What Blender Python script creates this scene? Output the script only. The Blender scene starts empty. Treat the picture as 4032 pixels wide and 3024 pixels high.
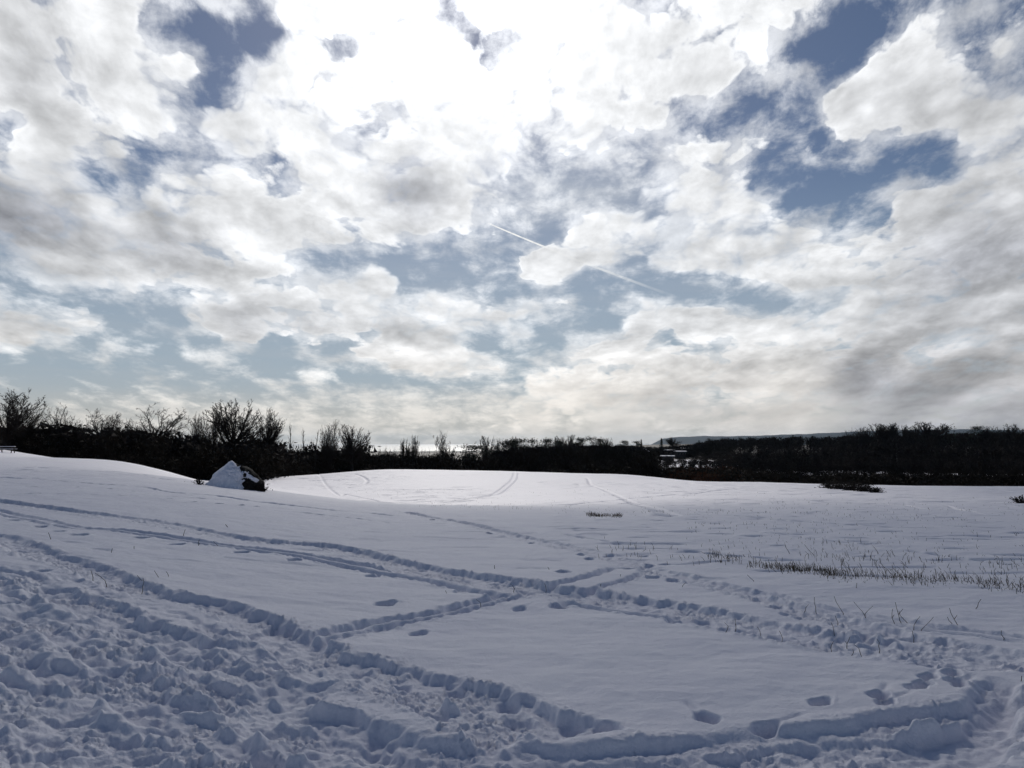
import bpy, math, random
import numpy as np
from mathutils import Vector

scene = bpy.context.scene
COL = scene.collection

# ------------------------------------------------------------------ camera
EYE = 1.65
PITCH = math.radians(4.4)
cam_data = bpy.data.cameras.new('camera')
cam_data.sensor_width = 36.0
cam_data.lens = 36.0 * 3028.0 / 4032.0
cam_data.clip_start = 0.1
cam_data.clip_end = 200000.0
cam = bpy.data.objects.new('camera', cam_data)
COL.objects.link(cam)
cam.location = (0, 0, EYE)
cam.rotation_euler = (math.pi / 2 + PITCH, 0, 0)
scene.camera = cam
scene.view_settings.view_transform = 'Standard'
scene.view_settings.look = 'None'
scene.view_settings.exposure = 0.0
scene.view_settings.gamma = 1.0

# ------------------------------------------------------------------ sun and sky
SUN_EL, SUN_AZ = math.radians(35.0), math.radians(-4.5)      # azimuth measured from +Y towards +X
SUN_DIR = Vector((math.cos(SUN_EL) * math.sin(SUN_AZ), math.cos(SUN_EL) * math.cos(SUN_AZ), math.sin(SUN_EL)))
sun_data = bpy.data.lights.new('sun', 'SUN')
sun_data.energy = 2.05
sun_data.angle = math.radians(0.6)
sun_data.color = (1.0, 0.95, 0.88)
sun = bpy.data.objects.new('sun', sun_data)
COL.objects.link(sun)
sun.rotation_euler = (-SUN_DIR).to_track_quat('-Z', 'Y').to_euler()
sun.location = (0, 0, 60)

# cloud cover, cloud tone and thin high veil by compass bearing (-36..36 deg) and height above the horizon (-0.5..32.5 deg)


def cloud_chart():
    """gaps, banks and dark bases of the clouds, drawn as outlines, then looked up by bearing and height"""
    S = 12                      # chart cell, in survey units
    w, h = 4032 // S, 1840 // S
    M = 12
    yy,xx=np.mgrid[-M:h+M,-M:w+M]; PX=(xx+.5)*S; PY=(yy+.5)*S
    def poly(pts):
        ins=np.zeros(PX.shape,bool); n=len(pts)
        for i in range(n):
            x1,y1=pts[i]; x2,y2=pts[(i+1)%n]
            if y1==y2: continue
            c=((y1>PY)!=(y2>PY))&(PX<(x2-x1)*(PY-y1)/(y2-y1)+x1)
            ins^=c
        return ins.astype(float)
    def blur(a,r):
        if r<=0: return a
        r = r * 8.0 / S
        n = int(3 * r) + 1
        k = np.exp(-np.arange(-n, n + 1) ** 2 / (2.0 * r * r))
        k /= k.sum()
        b = np.pad(a, n, mode='edge')
        b = sum(k[i] * b[i:i + a.shape[0]] for i in range(2 * n + 1))
        return sum(k[i] * b[:, i:i + a.shape[1]] for i in range(2 * n + 1))
    D=np.ones(PX.shape); B=np.full(PX.shape,.90); V=np.zeros(PX.shape)
    def tr(p,ox,oy,s): return [(ox+x*s,oy+y*s) for x,y in p]
    def put(A,p,v,r=4,a=1.):
        m=blur(poly(p),int(r*1.6+1) if A is D else r)*a
        A[:]=A*(1-m)+v*m
    t3=lambda p:tr(p,0,0,.6076); t4=lambda p:tr(p,1344,0,.6076); t5=lambda p:tr(p,2688,0,.6076)
    t1=lambda p:tr(p,0,850,.9111); t2=lambda p:tr(p,2016,850,.9111)
    # ---- blue gaps, upper left
    put(D,t3([(1010,60),(1150,30),(1400,60),(1560,100),(1540,-200),(1780,-200),(1740,70),(1830,150),(1990,190),(2212,230),(2212,290),(2050,260),(1900,220),(1720,310),(1590,440),(1600,560),(1450,620),(1330,680),(1240,740),(1180,760),(1200,640),(1300,560),(1380,480),(1400,400),(1330,300),(1040,280),(960,260),(920,200)]),0.05,3)
    put(D,t3([(1000,560),(1260,540),(1250,740),(1180,850),(1080,860),(1000,780),(1000,640)]),.5,5,.6)
    put(D,t3([(1090,850),(1160,840),(1190,950),(1300,930),(1340,870),(1450,1000),(1700,1010),(1760,1100),(1900,1180),(1990,1240),(1850,1190),(1650,1100),(1500,1060),(1300,1050),(1180,1030),(1060,1060),(940,1080),(890,1180),(980,1230),(900,1300),(860,1310),(740,1240),(560,1120),(460,1000),(620,1060),(760,1090),(880,1010),(980,1040),(1060,980)]),0.0,3)
    put(D,t3([(0,750),(60,730),(125,790),(110,870),(30,890),(-200,890),(-200,760)]),0.15,3)
    # near the sun
    put(D,t4([(440,100),(600,60),(600,-200),(750,-200),(840,110),(860,220),(910,320),(1050,420),(970,450),(880,360),(810,310),(790,220),(690,190),(660,110),(500,180)]),0.2,2)
    put(D,t4([(-80,220),(0,210),(110,240),(60,340),(0,310),(-80,280)]),0.2,2)
    put(D,t4([(1330,270),(1500,250),(1500,320),(1380,350)]),0.45,3,.8)
    put(D,t4([(1780,-100),(2150,-100),(2120,20),(1940,90),(1900,40)]),0.4,3)
    put(D,t4([(2212,640),(2180,660),(2150,760),(2170,860),(2212,880),(2260,880),(2260,640)]),0.1,2)
    # grey veil under sun
    v=t4([(960,1130),(1250,1110),(1600,1100),(1900,1000),(2000,1000),(2010,1280),(2050,1380),(1800,1420),(1500,1500),(1050,1520),(1010,1350),(980,1250)])
    put(D,v,0.22,6); put(V,v,.85,9)
    put(V,t4([(1600,1120),(1700,1080),(1760,1120),(1640,1160)]),.2,3)
    # right
    put(D,t5([(1050,-200),(1700,-200),(1650,60),(1480,120),(1300,200),(1220,240),(1160,430),(1060,500),(900,560),(870,620),(930,700),(900,830),(1000,900),(1100,980),(1400,930),(1700,870),(1830,980),(1820,1060),(1760,1100),(1620,1100),(1440,1150),(1280,1250),(1230,1380),(1000,1370),(900,1400),(760,1340),(600,1320),(480,1290),(450,1180),(600,1100),(600,960),(700,980),(800,1100),(1000,1050),(1000,990),(800,930),(600,860),(480,840),(380,900),(300,880),(170,830),(30,840),(0,790),(10,700),(150,680),(280,600),(450,560),(680,580),(800,620),(860,560),(880,480),(1020,400),(1000,360),(830,370),(700,420),(560,420),(500,330),(650,270),(800,220),(900,150),(1000,100)]),0.0,3)
    put(D,t5([(600,960),(720,980),(900,1060),(900,1180),(600,1240),(500,1150)]),.35,5,.6)
    put(D,t5([(1700,300),(1900,320),(2400,250),(2400,530),(2050,560),(1900,570),(1800,470)]),0.38,5,.9)
    put(D,t5([(1700,-200),(2400,-200),(2400,250),(1950,220),(1750,80)]),0.5,5,.9)
    put(D,t5([(1900,900),(2060,860),(2400,820),(2400,890),(2000,930)]),.35,3,.8)
    # ---- lower left
    put(D,t1([(-200,130),(0,140),(60,180),(180,230),(280,300),(420,330),(620,360),(800,360),(960,350),(1100,340),(1200,280),(1330,270),(1340,220),(1230,160),(1420,170),(1690,150),(1900,150),(2050,130),(2212,110),(2212,1100),(-200,1100)]),0.0,3)
    put(V,t1([(-200,100),(2212,100),(2212,1100),(-200,1100)]),.35,6)
    def cl(p,d=1.15,r=2): put(D,p,d*1.45,r)
    cl(t1([(140,250),(260,200),(380,270),(320,300),(200,290)]),.8)
    cl(t1([(-200,210),(120,240),(60,260),(-200,260)]),.6)
    cl(t1([(790,400),(860,380),(1090,350),(1130,310),(1400,265),(1500,250),(1640,215),(1780,270),(1650,340),(1750,380),(1850,480),(1980,540),(2000,590),(2200,600),(2240,640),(2100,690),(1950,710),(1830,700),(1640,650),(1480,590),(1530,530),(1620,530),(1700,520),(1540,480),(1480,540),(1280,560),(1230,520),(1100,525),(1140,570),(1050,590),(940,520),(900,490),(830,490),(800,520),(790,480)]),1.,2)
    put(D,t1([(1530,480),(1650,500),(1600,530),(1530,525)]),.15,2)
    put(D,t1([(1820,620),(1900,630),(1880,650),(1830,650)]),.3,2)
    cl(t1([(-200,420),(0,430),(100,400),(220,400),(380,385),(445,450),(380,500),(250,520),(100,565),(0,560),(-200,560)]),.95)
    cl(t1([(-200,320),(0,330),(70,370),(0,400),(-200,400)]),.9)
    cl(t1([(440,370),(520,350),(610,390),(580,415),(470,415)]),.95)
    cl(t1([(370,570),(480,545),(620,585),(740,590),(760,612),(600,630),(480,615)]),1.)
    cl(t1([(770,605),(900,598),(1030,610),(1000,632),(850,655),(780,628)]),.9)
    cl(t1([(1270,640),(1400,645),(1490,710),(1380,725),(1300,690)]),.9)
    cl(t1([(480,700),(560,710),(520,725)]),.7,2)
    cl(t1([(1200,640),(1240,640),(1230,665),(1200,665)]),.7,2)
    cl(t1([(0,735),(70,745),(60,770),(-100,770)]),.9,2)
    cl(t1([(660,380),(700,370),(720,395),(670,400)]),.7,2)
    cl(t1([(1780,370),(1850,330),(1950,350),(2050,350),(2240,380),(2240,480),(2050,510),(1900,495),(1820,440)]),.95)
    cl(t1([(1975,205),(2060,175),(2090,220),(2000,240)]),.75,2)
    cl(t1([(1740,245),(1870,185),(1790,265)]),.6,2)
    cl(t1([(2080,240),(2212,220),(2212,260),(2100,265)]),.5,3)
    bank=t1([(340,800),(600,795),(620,750),(740,745),(900,765),(1000,730),(1150,740),(1300,720),(1600,730),(1800,745),(1900,765),(2250,700),(2250,1150),(-200,1150),(-200,860),(200,850)])
    put(D,bank,.64,3)
    put(D,t1([(1050,780),(1500,770),(1900,775),(1500,800),(1100,810)]),.5,3,.7)
    # ---- lower right
    put(D,t2([(0,120),(250,60),(560,20),(700,60),(1060,80),(1120,110),(1300,100),(1350,60),(1370,-20),(1450,100),(1560,110),(1480,270),(1440,330),(1360,390),(1180,400),(1120,450),(960,430),(1000,480),(1000,540),(860,575),(700,560),(480,560),(200,590),(0,660),(-30,600),(-30,120)]),0.0,3)
    put(V,t2([(0,120),(1400,100),(1400,400),(900,600),(0,660)]),.3,6)
    cl(t2([(280,40),(400,5),(540,15),(650,80),(560,150),(480,200),(300,230),(250,290),(60,285),(30,190),(140,150),(250,110),(330,130),(265,80)]))
    cl(t2([(585,190),(700,100),(880,80),(1050,120),(1110,150),(1060,270),(950,230),(820,255),(640,255)]))
    cl(t2([(1050,180),(1180,105),(1330,130),(1570,140),(1590,240),(1480,290),(1250,335),(1080,290)]))
    cl(t2([(460,440),(560,380),(720,385),(940,400),(1040,440),(1180,450),(1180,520),(1010,545),(900,545),(700,530),(670,490),(500,485)]))
    cl(t2([(100,370),(280,345),(410,390),(250,420),(120,425),(-40,450),(-40,370)]),.9)
    cl(t2([(-40,470),(60,465),(170,530),(80,545),(-40,520)]),.9)
    cl(t2([(860,350),(930,315),(1010,370),(900,385)]),.7)
    cl(t2([(180,570),(480,510),(650,520),(560,570),(300,605),(190,615)]),.9)
    cl(t2([(280,330),(480,320),(480,340),(300,345)]),.45)
    put(D,t2([(-60,650),(90,655),(95,690),(-60,700)]),.2,2)
    put(D,t2([(130,640),(240,640),(240,675),(150,680)]),.35,2)
    put(D,t2([(-60,760),(2400,800),(2400,1200),(-60,1200)]),.78,4)
    # ---- brightness (display value of the cloud)
    def br(p,v,r=5,a=1.): put(B,p,v - (0.07 if v < 0.71 else 0),int(r*1.8+2),a)
    br([(0,770),(120,750),(230,800),(350,880),(250,920),(100,950),(-200,940),(-200,770)],.56,6)
    br([(200,900),(420,900),(840,950),(800,1000),(500,1000),(250,960)],.70,5)
    br([(560,920),(700,920),(840,950),(800,1000),(600,1000)],.60,5)
    br([(1450,700),(1600,680),(1770,740),(1730,830),(1550,810)],.52,6)
    br([(840,1250),(1000,1235),(1110,1280),(900,1310)],.58,4)
    br([(1130,1250),(1300,1240),(1320,1300),(1150,1290)],.68,4)
    br([(1460,1280),(1600,1270),(1600,1310),(1480,1310)],.70,3)
    br([(-200,230),(150,260),(420,330),(250,380),(-200,330)],.72,6)
    br([(-200,20),(300,40),(330,140),(-200,120)],.80,6)
    br([(2620,230),(2700,110),(2800,200),(2680,300)],.82,4)
    br([(1850,540),(2180,560),(2150,640),(1900,600)],.88,4)
    br([(3500,650),(4200,640),(4200,1100),(3500,1100)],.80,8)
    br(t2([(1850,130),(2100,110),(2400,90),(2400,210),(2100,230),(1900,310),(1690,335),(1700,240),(1850,220)]),.56,5)
    br(t2([(1500,380),(2400,300),(2400,1200),(1500,1200)]),.77,12)
    br(t2([(1380,650),(1520,605),(1680,650),(1700,700),(1950,740),(2400,710),(2400,810),(1700,815),(1400,805),(1100,805),(1300,755),(1420,740)]),.66,4)
    br(t2([(500,820),(720,785),(1000,790),(1200,790),(1100,815),(900,830),(700,845)]),.66,3)
    br(t2([(950,640),(1150,650),(1100,760),(600,760),(650,720)]),.80,4)
    br(t2([(1200,440),(1350,450),(1350,520),(1220,510)]),.72,4)
    br(t2([(1500,560),(2400,480),(2400,600),(1600,640)]),.72,6)
    # horizon strip
    br([(-300,1600),(1000,1600),(2300,1610),(2300,1900),(-300,1900)],.82,4)
    br([(2300,1610),(3300,1610),(3300,1900),(2300,1900)],.76,5)
    br([(3300,1610),(4300,1590),(4300,1900),(3300,1900)],.67,5)
    br([(3300,300),(4300,0),(4300,560),(3300,600)],.84,6)

    rows, cols = 44, 96
    out = []
    for A_ in (D, B, V):
        G = []
        for j in range(rows):
            line = []
            for i in range(cols):
                az = math.radians(-36.0 + 72.0 * i / (cols - 1))
                el = math.radians(-0.5 + 33.0 * j / (rows - 1))
                x, y, z = math.cos(el) * math.sin(az), math.cos(el) * math.cos(az), math.sin(el)
                zc, yc = y * math.cos(PITCH) + z * math.sin(PITCH), -y * math.sin(PITCH) + z * math.cos(PITCH)
                px, py = 2016.0 + 3028.0 * x / zc, 1512.0 - 3028.0 * yc / zc
                cx = min(max(px / S - 0.5 + M, 0), A_.shape[1] - 1.001)
                cy = min(max(py / S - 0.5 + M, 0), A_.shape[0] - 1.001)
                a, b = int(cx), int(cy)
                u, v = cx - a, cy - b
                q = (A_[b, a] * (1 - u) + A_[b, a + 1] * u) * (1 - v) + (A_[b + 1, a] * (1 - u) + A_[b + 1, a + 1] * u) * v
                line.append(float(min(max(q, 0), 1)))
            G.append(line)
        out.append(G)
    return out


class Nodes:
    """small helper to write node trees tersely"""
    def __init__(self, tree):
        self.t = tree
        self.n = tree.nodes
        self.n.clear()

    def put(self, node, sock, v):
        if isinstance(v, bpy.types.NodeSocket):
            self.t.links.new(v, node.inputs[sock])
        elif v is not None:
            node.inputs[sock].default_value = v

    def math(self, op, a, b=None, c=None, clamp=False):
        m = self.n.new('ShaderNodeMath')
        m.operation = op
        m.use_clamp = clamp
        for i, v in enumerate((a, b, c)):
            if v is not None:
                self.put(m, i, v)
        return m.outputs[0]

    def vmath(self, op, a, b=None, c=None, out=0):
        m = self.n.new('ShaderNodeVectorMath')
        m.operation = op
        for i, v in enumerate((a, b, c)):
            if v is not None:
                self.put(m, 'Scale' if (op == 'SCALE' and i == 1) else i, v)
        return m.outputs[out]

    def mix(self, fac, a, b, blend='MIX', clamp=True):
        m = self.n.new('ShaderNodeMix')
        m.data_type = 'RGBA'
        m.blend_type = blend
        m.clamp_factor = clamp
        self.put(m, 0, fac)
        for i, v in ((6, a), (7, b)):
            if isinstance(v, (tuple, list)) and len(v) == 3:
                v = tuple(v) + (1.0,)
            self.put(m, i, v)
        return m.outputs[2]

    def noise(self, vec, scale, detail=4.0, rough=0.5, lac=2.0, dims='3D', dist=0.0, w=None):
        m = self.n.new('ShaderNodeTexNoise')
        m.noise_dimensions = dims
        if vec is not None:
            self.put(m, 'Vector', vec)
        self.put(m, 'Scale', scale)
        self.put(m, 'Detail', detail)
        self.put(m, 'Roughness', rough)
        self.put(m, 'Lacunarity', lac)
        self.put(m, 'Distortion', dist)
        return m

    def step(self, v, a, b, lo=0.0, hi=1.0, kind='SMOOTHSTEP'):
        m = self.n.new('ShaderNodeMapRange')
        m.interpolation_type = kind
        m.clamp = True
        for i, x in enumerate((v, a, b, lo, hi)):
            self.put(m, i, x)
        return m.outputs[0]

    def xyz(self, x, y, z=0.0):
        m = self.n.new('ShaderNodeCombineXYZ')
        for i, v in enumerate((x, y, z)):
            self.put(m, i, v)
        return m.outputs[0]

    def split(self, v):
        m = self.n.new('ShaderNodeSeparateXYZ')
        self.put(m, 0, v)
        return m.outputs

    def curves(self, col, chans):
        """three tabulated functions of one variable, one per channel"""
        m = self.n.new('ShaderNodeRGBCurve')
        for k, ys in enumerate(chans):
            c = m.mapping.curves[k]
            n = len(ys) - 1
            c.points[0].location = (0.0, ys[0])
            c.points[1].location = (1.0, ys[n])
            for i in range(1, n):
                c.points.new(i / n, ys[i])
            for p in c.points:
                p.handle_type = 'AUTO_CLAMPED'
        m.mapping.update()
        self.put(m, 'Color', col)
        return m.outputs[0]

    def ramp(self, fac, colours, interp='LINEAR'):
        m = self.n.new('ShaderNodeValToRGB')
        cr = m.color_ramp
        cr.interpolation = interp
        k = len(colours)
        while len(cr.elements) < k:
            cr.elements.new(1.0)
        for i, (p, c) in enumerate(colours):
            cr.elements[i].position = p
        for i, (p, c) in enumerate(colours):
            cr.elements[i].color = tuple(c) + (1.0,)
        self.put(m, 0, fac)
        return m.outputs[0]


def ray_dir(px, py):
    a, b = (px - 2016.0) / 3028.0, (1512.0 - py) / 3028.0
    v = Vector((a, math.cos(PITCH) - b * math.sin(PITCH), math.sin(PITCH) + b * math.cos(PITCH))).normalized()
    return math.atan2(v.x, v.y), math.asin(v.z)


def build_sky():
    world = bpy.data.worlds.new('World')
    scene.world = world
    world.use_nodes = True
    N = Nodes(world.node_tree)
    tc = N.n.new('ShaderNodeTexCoord')
    d = tc.outputs['Generated']
    x, y, z = N.split(d)
    zc = N.math('MAXIMUM', z, -0.08)
    az = N.math('ARCTAN2', x, y)
    el = N.math('ARCSINE', z)
    # cloud sheet coordinates: flattened towards the horizon, puffier overhead
    qx = N.math('DIVIDE', N.math('MULTIPLY', az, 1.3), N.math('SQRT', N.math('ADD', zc, 0.30)))
    qy = N.math('MULTIPLY', N.math('LOGARITHM', N.math('ADD', zc, 0.20), math.e), 1.35)
    q = N.xyz(qx, qy)
    warp = N.noise(q, 7.0, 3.0, 0.55, dims='2D')
    wv = N.vmath('SUBTRACT', warp.outputs['Color'], (0.5, 0.5, 0.5))
    wx, wy, wz = N.split(wv)
    az2 = N.math('ADD', az, N.math('MULTIPLY', wx, 0.050))
    el2 = N.math('ADD', el, N.math('MULTIPLY', wy, N.math('MULTIPLY_ADD', zc, 0.085, 0.006)))
    # layout of the clouds by bearing and height
    cover, tone, veil = cloud_chart()
    rows, cols = len(cover), len(cover[0])
    A = math.radians(36.0)
    u = N.math('MULTIPLY_ADD', az2, 1.0 / (2 * A), 0.5, clamp=True)            # 0..1
    v = N.math('MULTIPLY', N.math('SUBTRACT', el2, math.radians(-0.5)), (rows - 1) / math.radians(33.0))
    uuu = N.xyz(u, u, u)
    lay = None
    for j in range(rows):
        r = N.curves(uuu, (cover[j], tone[j], veil[j]))
        lay = r if lay is None else N.mix(N.math('SUBTRACT', v, j - 1.0, clamp=True), lay, r)
    cov, ton, vei = N.split(lay)
    # the cloud field lies ahead; overhead and behind the air is clear
    ahead = N.math('MULTIPLY', N.step(el, 0.66, 0.80, 1.0, 0.0), N.step(N.math('ABSOLUTE', az), 0.70, 0.95, 1.0, 0.0))
    cov = N.math('MULTIPLY_ADD', ahead, N.math('ADD', cov, 1.0), -1.0)
    vei = N.math('MULTIPLY', vei, ahead)
    # billows: broad soft lobes, ragged edges
    sq = (SUN_AZ * 1.3 / math.sqrt(math.sin(SUN_EL) + 0.30), math.log(math.sin(SUN_EL) + 0.20) * 1.35, 0.0)
    qs = N.vmath('ADD', q, N.vmath('SCALE', N.vmath('SUBTRACT', sq, q), 0.045))
    n1 = N.noise(q, 4.6, 10.0, 0.66, dims='2D', dist=0.25).outputs[0]
    b1 = N.noise(q, 4.2, 6.0, 0.52, dims='2D').outputs[0]
    b2 = N.noise(qs, 4.2, 6.0, 0.52, dims='2D').outputs[0]
    relief = N.math('SUBTRACT', b1, b2)
    calm = N.step(el, 0.015, 0.12, 0.42, 1.0)
    vor = N.n.new('ShaderNodeTexVoronoi')
    vor.voronoi_dimensions = '2D'
    vor.feature = 'F1'
    N.put(vor, 'Vector', N.vmath('ADD', q, N.vmath('SCALE', wv, 0.10)))
    N.put(vor, 'Scale', 13.0)
    N.put(vor, 'Detail', 2.0)
    N.put(vor, 'Roughness', 0.5)
    puffs = N.math('SUBTRACT', 0.42, vor.outputs['Distance'])
    rag = N.math('ADD', N.math('MULTIPLY', N.math('SUBTRACT', n1, 0.5), 1.6), N.math('MULTIPLY', puffs, 0.53))
    dens = N.math('MULTIPLY_ADD', rag, calm, N.math('MULTIPLY_ADD', cov, 1.55, -0.40))
    loose = N.step(N.noise(q, 2.3, 2.0, 0.5, dims='2D').outputs[0], 0.40, 0.62)
    alpha = N.step(dens, N.math('MULTIPLY_ADD', loose, -0.22, 0.47), N.math('MULTIPLY_ADD', loose, 0.24, 0.84))
    # shreds of cloud drifting in the gaps
    shred = N.noise(q, 9.0, 8.0, 0.62, dims='2D', dist=0.12).outputs[0]
    shreds = N.math('MULTIPLY', N.step(N.math('MULTIPLY_ADD', cov, 0.34, shred), 0.52, 0.90), 0.66)
    alpha = N.math('MAXIMUM', alpha, N.math('MULTIPLY', shreds, ahead))
    # fine wisps of thin high cloud in the gaps
    qv = N.vmath('MULTIPLY', q, (3.0, 16.0, 1.0))
    streak = N.noise(qv, 1.0, 5.0, 0.6, dims='2D').outputs[0]
    va = N.math('MULTIPLY', vei, N.step(streak, 0.25, 0.75, 0.55, 1.0))
    # clear air
    sky = N.n.new('ShaderNodeTexSky')
    sky.sky_type = 'NISHITA'
    sky.sun_disc = False
    sky.sun_elevation = SUN_EL
    sky.sun_rotation = SUN_AZ
    sky.altitude = 30.0
    sky.air_density = 1.0
    sky.dust_density = 0.3
    sky.ozone_density = 1.5
    clear = N.vmath('MULTIPLY', sky.outputs[0], SKY_TINT)
    low = N.step(el, 0.0, 0.16, 1.0, 0.0)
    haze = N.step(el, 0.02, 0.36, 0.85, 0.0)
    clear = N.mix(haze, clear, N.mix(N.step(el, 0.02, 0.09), (0.50, 0.50, 0.48), (0.33, 0.425, 0.51)))
    # how thick the cloud is decides how much sun it passes; towards the sun it glares
    cosang = N.math('MAXIMUM', N.vmath('DOT_PRODUCT', d, tuple(SUN_DIR), out=1), 0.0)
    g1 = N.math('POWER', cosang, 14.0)
    g2 = N.math('POWER', cosang, 60.0)
    g3 = N.math('POWER', cosang, 700.0)
    glare = N.math('MULTIPLY_ADD', g1, 0.32, N.math('MULTIPLY_ADD', g2, 0.80, N.math('MULTIPLY', g3, GLARE)))
    shade = N.math('ADD', N.math('MULTIPLY', relief, 0.62), N.math('MULTIPLY', N.math('SUBTRACT', 0.5, n1), 0.16))
    shade = N.math('MULTIPLY_ADD', puffs, 0.10, shade)
    tone2 = N.math('MULTIPLY_ADD', shade, calm, ton)
    tone2 = N.math('ADD', tone2, N.step(dens, 0.50, 1.15, 0.10, -0.015))
    lum = N.math('POWER', N.math('MAXIMUM', tone2, 0.2), 2.3)
    lum = N.math('MULTIPLY', lum, N.math("ADD", 1.04, glare))
    tint = N.mix(N.step(ton, 0.45, 0.92), (0.93, 0.97, 1.10), N.mix(low, (0.985, 1.0, 1.02), (1.13, 1.05, 0.94)))
    ccol = N.vmath('SCALE', tint, lum)
    veilcol = N.vmath('SCALE', N.mix(low, (0.50, 0.54, 0.60), (0.60, 0.59, 0.56)), N.math('ADD', 0.85, glare))
    col = N.mix(va, clear, veilcol)
    col = N.mix(alpha, col, ccol)
    # a vapour trail: bright and narrow where it is fresh, wider and fainter further on
    tx, ty = ray_dir(1925, 880)
    ex, ey = ray_dir(2720, 1190)
    L = math.hypot(ex - tx, ey - ty)
    ux, uy = (ex - tx) / L, (ey - ty) / L
    pa, pe = N.math('SUBTRACT', az, tx), N.math('SUBTRACT', el, ty)
    s_ = N.math('ADD', N.math('MULTIPLY', pa, ux), N.math('MULTIPLY', pe, uy))
    d_ = N.math('ABSOLUTE', N.math('SUBTRACT', N.math('MULTIPLY', pa, uy), N.math('MULTIPLY', pe, ux)))
    t_ = N.math('DIVIDE', s_, L, clamp=True)
    half = N.math('MULTIPLY_ADD', t_, 0.0016, 0.0011)
    core = N.step(N.math('DIVIDE', d_, half), 0.35, 1.0, 1.0, 0.0)
    fade = N.math('MULTIPLY', N.step(s_, -0.004, 0.004), N.step(t_, 0.45, 1.0, 1.0, 0.0))
    fade = N.math('MULTIPLY', fade, N.step(t_, 0.27, 0.38, 1.0, 0.55))
    puff = N.noise(N.xyz(N.math('MULTIPLY', s_, 90.0), N.math('MULTIPLY', d_, 300.0)), 1.0, 2.0, 0.5, dims='2D').outputs[0]
    trail = N.math('MULTIPLY', N.math('MULTIPLY', core, fade), N.math('MULTIPLY', N.step(puff, 0.2, 0.6, 0.5, 1.0), N.math('MULTIPLY_ADD', alpha, -0.75, 0.95)))
    col = N.mix(trail, col, (1.05, 1.04, 1.0))
    bg = N.n.new('ShaderNodeBackground')
    N.put(bg, 'Color', col)
    N.put(bg, 'Strength', 1.0)
    out = N.n.new('ShaderNodeOutputWorld')
    N.t.links.new(bg.outputs[0], out.inputs[0])
    world.cycles.sampling_method = 'MANUAL'
    world.cycles.sample_map_resolution = 1024


SKY_TINT = (0.0375, 0.0385, 0.0425)
GLARE = 8.0
build_sky()

# ------------------------------------------------------------------ lie of the land
FPX = 3028.0


def ray_of(px, py):
    """bearing and slope (rise per metre of ground distance) of the sight line through a photo point"""
    a, b = (px - 2016.0) / FPX, (1512.0 - py) / FPX
    fwd = math.cos(PITCH) - b * math.sin(PITCH)
    up = math.sin(PITCH) + b * math.cos(PITCH)
    h = math.hypot(a, fwd)
    return math.atan2(a, fwd), up / h


# survey: photo column -> ((row, forward distance), ...) for ground in view, then ((distance, height), ...) beyond the brow
SURVEY = [
    (0, [(2400, 7.2), (2100, 12.6), (2000, 18.5), (1900, 31), (1850, 46), (1800, 76), (1783, 95), (1769, 118), (1778, 150)],
     [(220, -3.5), (320, -7), (600, -12), (1000, -18), (2000, -25), (3500, -36)]),
    (500, [(2400, 7.6), (2200, 11), (2100, 14.4), (2000, 21), (1900, 35), (1860, 48), (1820, 76), (1842, 105), (1860, 135)],
     [(220, -6.5), (320, -9), (600, -13), (1000, -18), (2000, -25), (3500, -36)]),
    (1000, [(2500, 7.2), (2200, 12.4), (2100, 16.5), (2000, 25), (1960, 32), (1922, 45), (1955, 62), (1945, 85), (1912, 125), (1880, 165), (1905, 200)],
     [(260, -12), (350, -13), (600, -15), (1000, -18), (2000, -25), (3500, -36)]),
    (1500, [(2700, 5.8), (2330, 10.1), (2150, 15.6), (2050, 23), (1985, 36), (2002, 56), (1990, 75), (1950, 97), (1900, 128), (1849, 172), (1882, 205)],
     [(260, -12.5), (350, -14), (600, -16), (1000, -19), (2000, -26), (3500, -36)]),
    (2000, [(2700, 5.8), (2330, 10.1), (2150, 15.9), (2050, 23), (2003, 32), (1993, 50), (1960, 76), (1920, 106), (1882, 140), (1856, 175), (1890, 207)],
     [(260, -12.5), (350, -13), (600, -13), (1000, -15), (2000, -24), (3500, -36)]),
    (2500, [(2700, 5.8), (2330, 10.1), (2150, 15.5), (2050, 23), (2005, 32), (1988, 47), (1960, 70), (1920, 105), (1888, 142), (1871, 170), (1902, 202)],
     [(250, -11), (300, -8.7), (400, -7.6), (600, -3), (900, -1), (1500, -9), (2200, -24), (3500, -36)]),
    (3000, [(2700, 5.7), (2330, 10), (2150, 15.2), (2050, 22.5), (2000, 33), (1960, 58), (1920, 98), (1899, 130), (1932, 165)],
     [(230, -11.5), (300, -9.4), (400, -8.6), (600, -3), (900, 0), (1500, -8), (2200, -24), (3500, -36)]),
    (3500, [(2700, 5.7), (2330, 9.9), (2150, 15), (2050, 22), (2000, 32), (1960, 58), (1930, 88), (1911, 116), (1945, 150)],
     [(220, -12), (300, -9.8), (390, -10.4), (480, -7), (700, -2), (1000, 0), (1600, -8), (2400, -26), (3500, -36)]),
    (4032, [(2700, 5.6), (2330, 9.8), (2150, 15), (2050, 22), (2000, 32), (1960, 58), (1935, 84), (1916, 112), (1950, 145)],
     [(220, -12), (300, -9.8), (390, -10.4), (480, -6), (700, 0), (1000, 2), (1600, -8), (2400, -26), (3500, -36)]),
]


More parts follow.
